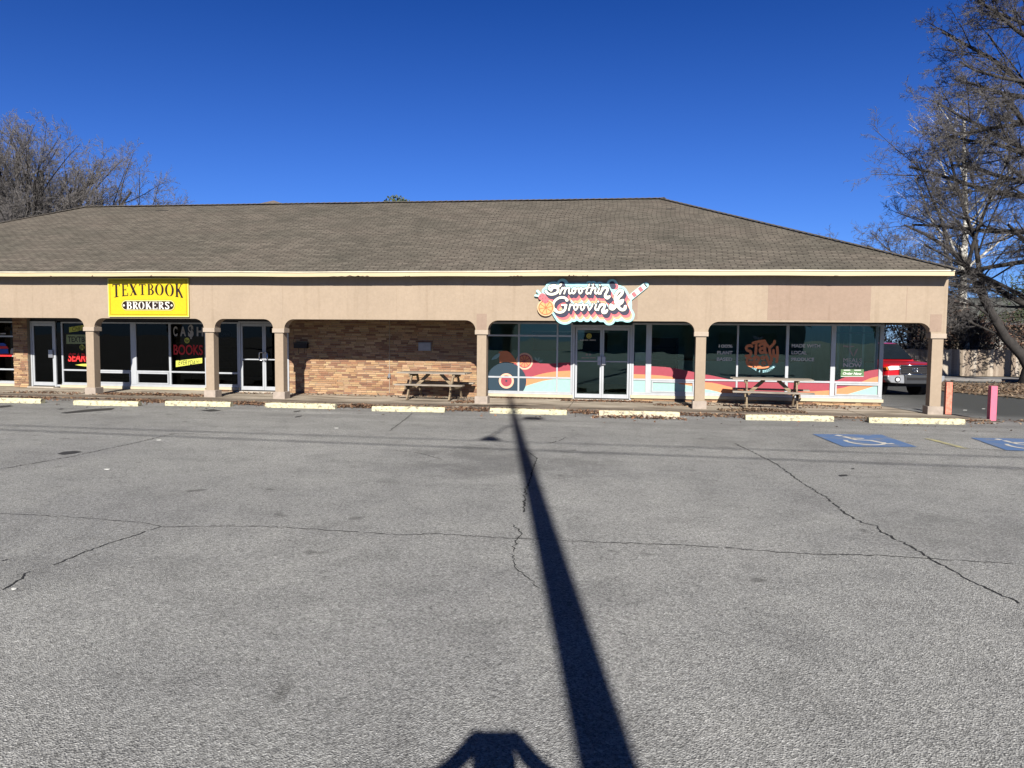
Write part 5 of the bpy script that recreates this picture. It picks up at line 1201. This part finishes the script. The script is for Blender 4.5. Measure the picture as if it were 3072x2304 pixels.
# thickets of brown-leaved shrubs behind the fence
THICK = [(10.2, 43.6, 3.0, 1.5, 'dark thicket seen through the last arch behind the red truck'), (12.6, 44.2, 3.5, 1.5, 'tangled brown shrub behind the fence just inside the corner column'), (15.4, 44.0, 4.3, 1.5, 'tall rusty brown shrub behind the fence right of the corner column'), (17.2, 44.8, 4.0, 1.3, 'brown leafy shrub behind the fence left of the white shed'), (19.4, 45.4, 3.0, 1.1, 'low twiggy shrub behind the fence in front of the white shed'), (23.0, 46.5, 3.4, 1.6, 'twiggy brown shrub behind the fence right of the white shed, at the right edge')]
for i, (x, y, hh, rr, lab) in enumerate(THICK):
    t = thing('brown_shrub', lab, 'shrub', (x, y, ZA), 0, 'brown shrubs behind the fence'); T = Tree(60+i)
    P = dict(wob=.10, up=[.0, .02, .02, 0], kids=[0, 6, 5, 4], first=[.1, .2, .1], ang=[(20, 60), (20, 60)], len=[1, .6, .6], L1=3, rr=.6, taper=.4)
    for k in range(11): T.grow((x+T.r.uniform(-.4, .4), y+T.r.uniform(-.4, .4), ZA), (T.r.gauss(0, .4), T.r.gauss(0, .35), 1), hh*T.r.uniform(.7, 1), .05, 1, 4, P)
    T.mesh(1, 'stems', [BARKD, TWIG], t, .011)
    mb = MB()
    for c_ in range(16):
        r_ = random.Random(i*31+c_); cx, cy, cz = x+r_.uniform(-rr, rr), y+r_.uniform(-.5, .8), r_.uniform(.8, hh*.93); leaves(mb, (cx, cy, cz), (.7, .5, .6), 130, .085, BRN, i*97+c_, .3)
    mb.build('foliage', LEAFM, t, fix=False)

# ------------------------------------------------------------------ ground at the right: lane side strip, back road, fence, house
def blob(pts, z, name, m, jit=.06):
    mb = MB(); mb.add([(x+random.uniform(-jit, jit), y+random.uniform(-jit, jit), z) for x, y in pts], [tuple(range(len(pts)))]); return mb.build(name, m, fix=False)
def edge(a, b, n): return [(a[0]+(b[0]-a[0])*k/n, a[1]+(b[1]-a[1])*k/n) for k in range(n)]
STRAW = pm('leafy_ground', (.30, .22, .14), .95, .5, 2.2, .5, 20, c2=(.06, .042, .03), stretch=(.5, 1.4, 1), detail=7)
pp = edge((30, 22.5), (12.2, 25.6), 26)+edge((12.2, 25.6), (11.1, 28.4), 6)+edge((11.1, 28.4), (10.7, 34.2), 6)+edge((10.7, 34.2), (60, 36.0), 30)+[(60, 20)]
tag(blob(pp, ZA+.025, 'leaf_covered_verge', STRAW, .09), kind='structure')
tag(MB().slab([(6, 35.8), (60, 37.6), (60, 37.8), (6, 36.0)], ZA, ZA+.13).build('kerb', pm('kerb_concrete', (.22, .21, .20), .9, .2, 5, .3), bevel=.015), kind='structure')
tag(blob([(4, 36.1), (60, 37.9), (60, 46), (4, 39.6)], ZA+.006, 'back_road', pm('back_road_asphalt', (.20, .20, .21), .9, .1, 1.5), .0), kind='structure')
tag(blob([(-60, 41.5), (4, 39.4), (11, 40.2), (60, 45), (60, 120), (-60, 120)], ZA+.02, 'back_yard', pm('back_yard_grass', (.10, .085, .05), .95, .4, .8), 0), kind='structure')
fd = thing('wooden_fence', 'weathered grey brown vertical board fence beyond the back road', 'fence', (16, 40.7, ZA))
mb = MB(); fx0, fy0, fx1, fy1 = 5.5, 39.5, 40, 44.6; nP = 245
for k in range(nP):
    f = k/nP; x = fx0+(fx1-fx0)*f; y = fy0+(fy1-fy0)*f; hh = 1.38+random.uniform(-.025, .02); c = random.choice([(.50, .41, .32), (.38, .30, .23), (.64, .55, .44), (.30, .24, .18), (.46, .39, .30), (.58, .50, .41)]); w_ = .132
    mb.box(x, x+w_, y-.01+random.uniform(-.006, .006), y+.012, ZA+random.uniform(0, .03), ZA+hh, col=c)
mb.build('boards', attrmat('fence_wood', .9, .3, 25, .45), fd, fix=False)
mb = MB(); 
for z in (.25, 1.1): mb.beam((fx0, fy0+.04, z), (fx1, fy1+.04, z), .05, .09)
mb.build('rail', WOODL, fd)
for k in range(15):
    f = k/14; x = fx0+(fx1-fx0)*f; y = fy0+(fy1-fy0)*f+.11; MB().box(x-.045, x+.045, y-.045, y+.045, ZA, ZA+1.3).build('post', WOODL, fd)
hs = thing('house', 'low house with dark shingle roof and beige wall behind the fence at the right edge', 'house', (27, 54, ZA))
HW = pm('house_beige_wall', (.34, .29, .22), .85, .15, 1.2); HR = pm('house_roof', (.10, .105, .095), .95, .2, 2)
MB().box(20.5, 36, 52.2, 60, ZA, 2.9).build('wall', HW, hs)
mb = MB(); mb.prism([(0, 0)]*3, 0, 0) if False else None
MB().add([(18.9, 50.6, 2.95), (37, 50.6, 2.95), (37, 56, 4.75), (18.9, 56, 4.75), (37, 61.5, 2.95), (18.9, 61.5, 2.95)], [(0, 1, 2, 3), (3, 2, 4, 5), (0, 3, 5), (1, 4, 2)]).build('roof', HR, hs, fix=False)
MB().box(18.9, 37, 50.58, 50.62, 2.77, 2.945).build('fascia', DGREY, hs)
for x in (21.0, 23.2):
    w_ = MB().box(x, x+1.0, 52.13, 52.19, .9, 2.1).build('window', TGLASS, hs); MB().box(x-.06, x+1.06, 52.15, 52.198, .82, .895).build('sill', CREAM, w_); 
MB().box(25.0, 25.9, 52.12, 52.19, 0, 2.05).build('door', WHITEV, hs)
sh = thing('garden_shed', 'white sided garden shed between shrubs behind the fence', 'shed', (20.6, 47.6, ZA))
mb = MB()
for k in range(13): mb.box(19.8, 21.6, 47.0+.006*(k % 2), 48.6, ZA+k*.17, ZA+k*.17+.165, taper=.004)
mb.build('wall', pm('white_siding', (.50, .48, .44), .7, .1, 3), sh)
MB().prism([(19.6, 2.15), (20.7, 2.75), (21.8, 2.15)], 46.85, 48.8).build('roof', HR, sh)

# ------------------------------------------------------------------ dead leaves
def litter(name, label, spots, size=.035, pal=None, seed=1, zf=None):
    pal = pal or [(.20, .10, .055), (.30, .17, .10), (.12, .065, .04), (.38, .25, .15), (.09, .05, .035), (.24, .13, .08)]
    r_ = random.Random(seed); mb = MB()
    for (x0, x1, y0, y1, z, n, pile) in spots:
        for _ in range(n):
            x = r_.uniform(x0, x1); y = r_.gauss((y0+y1)/2, (y1-y0)/4); f = 1-abs(2*(x-x0)/(x1-x0)-1); q = Vector((x, y, z+.008+r_.random()*pile*f)); s_ = size*r_.uniform(.5, 1.4)
            a = Vector((r_.gauss(0, 1), r_.gauss(0, 1), r_.gauss(0, .45))).normalized(); b = a.cross(Vector((r_.gauss(0, .5), r_.gauss(0, .5), 1))).normalized()*r_.uniform(.35, .7); c_ = a.cross(b).normalized()*.35; k = r_.uniform(.7, 1.25); cl = tuple(v*k for v in r_.choice(pal))
            mb.add([q-a*s_, q-a*s_*.2+b*s_-c_*s_*.5, q+a*s_, q-a*s_*.1-b*s_+c_*s_*.3], [(0, 1, 2, 3)], cl)
    return tag(mb.build(name, LEAFM, fix=False), label, 'dead leaves', None, 'stuff')
litter('fallen_leaves', 'brown dead leaves drifted along the walkway edge and between the wheel stops',
       [(-20, 8, 17.95, 18.3, -.03, 3800, .02), (-13.5, -12.1, 17.5, 18.1, ZA, 500, .05), (-10.4, -8.9, 17.5, 18.1, ZA, 500, .05), (-7.4, -6.0, 17.4, 18.1, ZA, 750, .09), (-4.5, -3.4, 17.4, 18.1, ZA, 350, .04), (-16.5, -15.6, 17.5, 18.1, ZA, 240, .05),
        (-1.4, -.5, 17.5, 18.05, ZA, 260, .03), (1.15, 2.6, 17.6, 18.1, ZA, 160, .02), (-22, 8, 17.5, 17.8, ZA, 1300, .015), (7.9, 10.5, 17.9, 18.8, ZA, 160, .015), (-20, 9, 16, 17.6, ZA, 160, .0)], seed=3)
litter('fallen_leaves', 'pale and brown leaves heaped against the wheel stop before the double doors', [(-.9, 1.25, 16.75, 17.15, ZA, 650, .06)], .04, [(.42, .33, .25), (.30, .16, .09), (.20, .10, .06), (.55, .48, .40), (.12, .07, .05)], 5)
litter('fallen_leaves', 'heap of dry twigs and leaves on the walkway before the right picnic table', [(2.15, 4.2, 18.5, 19.1, 0, 1300, .07)], .035, [(.20, .13, .08), (.28, .19, .12), (.12, .075, .05), (.34, .25, .17)], 7)
litter('fallen_leaves', 'brown leaves gathered below the double doors and shop sills',
       [(-1.9, .6, 20.4, 20.75, 0, 1200, .03), (-4.0, -1.7, 20.8, 21.05, 0, 220, .02), (.6, 1.8, 19.5, 20.3, 0, 220, .01), (-15.3, -11.9, 18.9, 19.6, 0, 1300, .05), (-18, -15.6, 18.7, 19.5, 0, 240, .02), (-4.7, -4.1, 18.9, 19.9, 0, 260, .04), (-12, -4, 20.4, 21.0, 0, 380, .02), (2, 6.5, 19.8, 20.9, 0, 260, .01), (4.3, 5.5, 20.6, 20.95, 0, 100, .01)], seed=9)
litter('fallen_leaves', 'straw coloured leaves covering the verge beyond the bollards', [(11.5, 24, 25.5, 35.5, ZA+.03, 4200, .02), (11, 22, 27, 30, ZA+.03, 1800, .03)], .06, [(.24, .16, .10), (.17, .11, .07), (.32, .23, .15), (.10, .065, .045)], 13)
# scraps of paper and patches on the asphalt
def scrap(u, v, s_, c_, lab):
    x, y, z = gpt(u, v); mb = MB(); pts = [(x+s_*.8*math.cos(a)*random.uniform(.7, 1.1), y+s_*.5*math.sin(a)*random.uniform(.7, 1.1)) for a in np.linspace(0, 2*math.pi, 7, endpoint=False)]
    mb.slab(pts, z+.004, z+.010); tag(mb.build('litter_scrap', c_), lab, 'litter')
for (u, v, s_, lab) in ((42, 1769, .028, 'small white scrap near the bottom of the left crack'), (322, 1409, .06, 'white scrap on open asphalt right of the tar patch'), (477, 1321, .06, 'white scrap on the far left crack'), (1010, 1285, .06, 'white scrap in front of the brick wall bay'), (2895, 1231, .07, 'white scrap between the two bollards'), (2951, 1227, .06, 'white scrap just left of the pink bollard'), (2985, 1270, .09, 'flat white scrap at the foot of the pink bollard')): scrap(u, v, s_, WHITEV, lab)
TAR = pm('tar_patch', (.035, .035, .037), .8, .3, 8)
def tar(pts, lab):
    P = [gpt(*p) for p in pts]; mb = MB(); mb.add([(x, y, z+.005) for x, y, z in P], [tuple(range(len(P)))]); tag(mb.build('tar_patch', TAR, fix=False), lab, 'tar patch')
tar([(172, 1362), (190, 1356), (225, 1353), (246, 1356), (225, 1361), (190, 1365)], 'long dark oval tar patch on the left asphalt')
tar([(2515, 1426), (2540, 1424), (2544, 1428), (2520, 1430)], 'thin dark mark below the blue wheelchair symbol')
tar([(2553, 1406), (2563, 1405), (2563, 1408), (2554, 1408)], 'tiny dark mark below the blue wheelchair symbol')
tar([(170, 1228), (185, 1226), (195, 1227), (182, 1229)], 'small dark oil spot in front of the second wheel stop')
for pts, lab in (([(180, 1239), (250, 1230), (300, 1226), (345, 1224), (335, 1230), (260, 1236), (200, 1241)], 'streak of oil stain in front of the second wheel stop'), ([(600, 1231), (640, 1228), (665, 1232), (630, 1235)], 'oil stain in front of the third wheel stop'), ([(880, 1235), (900, 1232), (903, 1234), (884, 1237)], 'upper of two short tar marks below the fourth wheel stop'), ([(883, 1251), (905, 1247), (906, 1249), (886, 1253)], 'lower of two short tar marks below the fourth wheel stop'), ([(0, 1218), (30, 1216), (40, 1219), (0, 1224)], 'oil stain at the left edge in front of the wheel stop')): tar(pts, lab)

# ------------------------------------------------------------------ utility pole behind the camera: its shadow crosses the lot
PX0, PY0 = 1.04, -3.0; gz = ground_z(0, -3)
pl_ = thing('utility_pole', 'wooden utility pole behind the photographer whose shadow crosses the lot', 'utility pole', (PX0, PY0, gz))
WP = wood('pole_wood', (.22, .17, .12), (.10, .075, .055))
MB().tube([(PX0, PY0, gz-.2), (PX0, PY0, 3), (PX0, PY0, 8), (PX0, PY0, 13.6)], [.15, .131, .105, .07], 16).build('pole', WP, pl_, smooth=True)
kk = math.tan(SUN_EL); saz = -math.sin(SUN_AZ), -math.cos(SUN_AZ)
def height_for(Y): return ZA+(Y-PY0)/saz[1]*kk
def caster(u, v, z): g = gpt(u, v); Ls = (z-g[2])/kk; return g[0]-Ls*saz[0], g[1]-Ls*saz[1]
h1 = height_for(15.4); lz = h1-1.0; lx, ly = caster(1470, 1313, lz)
arm = MB().tube([(PX0, PY0, h1-.1), ((PX0+lx)/2, (PY0+ly)/2, h1-.35), (lx, ly, lz+.05)], .028, 8).build('lamp_arm', ALUD, pl_)
MB().tube([(lx, ly, lz+.10), (lx, ly, lz-.02), (lx, ly, lz-.16)], [.05, .14, .19], 16).build('flood_lamp', ALUD, arm)
h2 = height_for(15.9); lx, ly = caster(1600, 1256, h2); arm = MB().tube([(PX0, PY0, h2-.12), ((PX0+lx)/2, (PY0+ly)/2, h2-.03), (lx+.5, ly, h2-.12)], .022, 8).build('lamp_arm', ALUD, pl_)
MB().box(lx-.22, lx+.22, ly-.17, ly+.17, h2, h2+.10).build('lamp_housing', ALUD, arm, bevel=.02)
h3 = height_for(18.9); MB().beam((PX0-1.0, PY0-.3, h3-.1), (PX0+.35, PY0+.08, h3+.05), .09, .11).build('cross_arm', WP, pl_)
for q in (-.9, -.45): MB().tube([(PX0+q, PY0+q*.27, h3-.02), (PX0+q, PY0+q*.27, h3+.16)], [.04, .025], 8).build('insulator', DGREY, pl_)
for k, (pa, pb, hh, rr_) in enumerate((((0, 1277), (3072, 1373), 8.35, .018), ((0, 1291), (3072, 1406), 8.0, .021))):
    a, b = caster(*pa, hh), caster(*pb, hh); pts = []
    for t_ in np.linspace(-1.6, 2.6, 41): pts.append((a[0]+(b[0]-a[0])*t_, a[1]+(b[1]-a[1])*t_, hh+.10*(t_-.7)**2))
    MB().box(PX0-.05, PX0+.05, min(PY0, a[1])-.1, PY0+.1, hh+.02, hh+.06).build('cable_bracket', DGREY, pl_) if k == 9 else None
    wr = tag(MB().tube(pts, rr_, 6).build('overhead_cable', BLACKV), ('upper' if k == 0 else 'lower')+' overhead cable on the utility pole behind the photographer', 'cable', 'overhead cables')

# ------------------------------------------------------------------ the photographer (seen only as a shadow)
gz = ground_z(0, -.3); exv, fwd = ex.normalized(), Vector((math.sin(YAW), math.cos(YAW), 0)); side = Vector((math.cos(YAW), -math.sin(YAW), 0))
camp = Vector((0, 0, CAMZ))
def pp3(s_, f, z): return camp+side*(s_+.02)+fwd*f+Vector((0, 0, z-CAMZ))
def skin(nodes, edges, name, m, parent, root=0, sub=2):
    me = bpy.data.meshes.new(name); me.from_pydata([tuple(p) for p, r in nodes], edges, []); o = bpy.data.objects.new(name, me); C.objects.link(o)
    md_ = o.modifiers.new('skin', 'SKIN'); md_.use_smooth_shade = True; me.update()
    if not me.skin_vertices: 
        bm = bmesh.new(); bm.from_mesh(me); bm.verts.layers.skin.verify(); bm.to_mesh(me); bm.free()
    for i, (p, r) in enumerate(nodes): sv = me.skin_vertices[0].data[i]; sv.radius = r if hasattr(r, '__len__') else (r, r); sv.use_root = (i == root)
    s2 = o.modifiers.new('sub', 'SUBSURF'); s2.levels = sub; s2.render_levels = sub
    dg = bpy.context.evaluated_depsgraph_get(); dg.update(); nm = bpy.data.meshes.new_from_object(o.evaluated_get(dg)); o.modifiers.clear(); o.data = nm
    nm.materials.clear(); nm.materials.append(m); nm.polygons.foreach_set('use_smooth', [True]*len(nm.polygons))
    if parent: o.parent = parent; o.matrix_parent_inverse = parent_world(parent).inverted()
    return o
nodes = []; edges = []
def nd(s_, f, z, r, link=None):
    nodes.append((pp3(s_, f, z), r)); 
    if link is not None: edges.append((link, len(nodes)-1))
    return len(nodes)-1
BF = -.27; PXO = .02
pel = nd(0, BF, gz+.93, .15); wst = nd(0, BF, gz+1.08, .13, pel); che = nd(0, BF, gz+1.27, .15, wst); nck = nd(0, BF+.01, gz+1.48, .065, che); hd0 = nd(0, BF+.04, gz+1.58, .088, nck); hd1 = nd(0, BF+.05, gz+1.71, .09, hd0); nd(0, BF+.05, gz+1.79, .055, hd1); nose = nd(0, BF+.15, gz+1.65, .018, hd1)
for s_ in (-1, 1):
    hip = nd(s_*.10, BF, gz+.86, .095, pel); kn = nd(s_*.12, BF+.02, gz+.48, .062, hip); an = nd(s_*.13, BF-.02, gz+.09, .04, kn); nd(s_*.15, BF+.16, gz+.035, .035, an)
    shd = nd(s_*.19, BF, gz+1.39, .065, che); el_ = nd(.0+s_*.54, BF+.12, gz+1.36, .06, shd); wr_ = nd(.0+s_*.175, -.10, CAMZ-.07, .036, el_); pm_ = nd(.0+s_*.118, -.06, CAMZ-.03, .042, wr_)
    for k in range(4):
        a = nd(.0+s_*(.100+.010*min(k, 2)), -.050, CAMZ+.040-.021*k, .010, pm_); b = nd(.0+s_*(.085-.004*k), -.026, CAMZ+.036-.018*k, .009, a); nd(.0+s_*(.062-.003*k), -.022, CAMZ+.036-.018*k, .008, b)
    th = nd(.0+s_*.09, -.060, CAMZ-.025, .011, pm_); nd(.0+s_*.065, -.055, CAMZ-.010, .009, th)
person = skin(nodes, edges, 'person', pm('dark_clothing', (.05, .055, .07), .85, .2, 8), None)
tag(person, 'person in dark clothes holding a phone up with both hands, seen only as a shadow', 'person')
hr = MB(); r_ = random.Random(4)
hr_o = bmesh.new(); bmesh.ops.create_uvsphere(hr_o, u_segments=20, v_segments=12, radius=1)
me = bpy.data.meshes.new('hair'); 
for v in hr_o.verts: v.co = pp3(0, BF+.035, gz+1.715)+Vector((v.co.x*.093, v.co.y*.105, v.co.z*.095))
hr_o.to_mesh(me); hr_o.free(); me.materials.append(BARKD); ho = bpy.data.objects.new('hair', me); C.objects.link(ho); ho.parent = person
ph = MB(); c0_ = camp+side*(.02)-fwd*.019
vs = []
for dz in (-.037, .037):
    for (a, b) in ((-.08, -.004), (.08, -.004), (.08, .004), (-.08, .004)): vs.append(c0_+side*a+fwd*b+Vector((0, 0, dz)))
ph.add(vs, [(0, 3, 2, 1), (4, 5, 6, 7), (0, 1, 5, 4), (1, 2, 6, 5), (2, 3, 7, 6), (3, 0, 4, 7)])
tag(ph.build('phone', BLACKV, bevel=.002), 'dark phone held sideways in both hands of the photographer', 'phone')

# ------------------------------------------------------------------ across the street, behind the photographer: what the shop glass reflects
sb = thing('street_building', 'low gabled building across the street behind the photographer', 'building', (6, -52, 0))
MB().box(-6, 20, -60, -50, 0, 3.4).build('wall', pm('far_wall', (.45, .42, .36), .9, .1, .6), sb)
MB().prism([(-7, 3.38), (7, 6.2), (21, 3.38)], -61, -49.6).build('roof', HR, sb)
for k in range(5): MB().box(-3.5+k*4.6, -1.2+k*4.6, -49.98, -49.93, .9, 2.5).build('window', TGLASS, sb)
sb = thing('street_shop', 'flat roofed pale shop across the street behind the photographer', 'building', (-32, -55, 0))
MB().box(-48, -16, -64, -52, 0, 4.6).build('wall', pm('far_wall_pale', (.6, .58, .52), .9, .1, .6), sb)
MB().box(-48.3, -15.7, -64.3, -51.7, 4.605, 5.0).build('parapet', HR, sb)
for k in range(6): MB().box(-46+k*5, -42.6+k*5, -51.98, -51.93, .5, 3.0).build('window', TGLASS, sb)
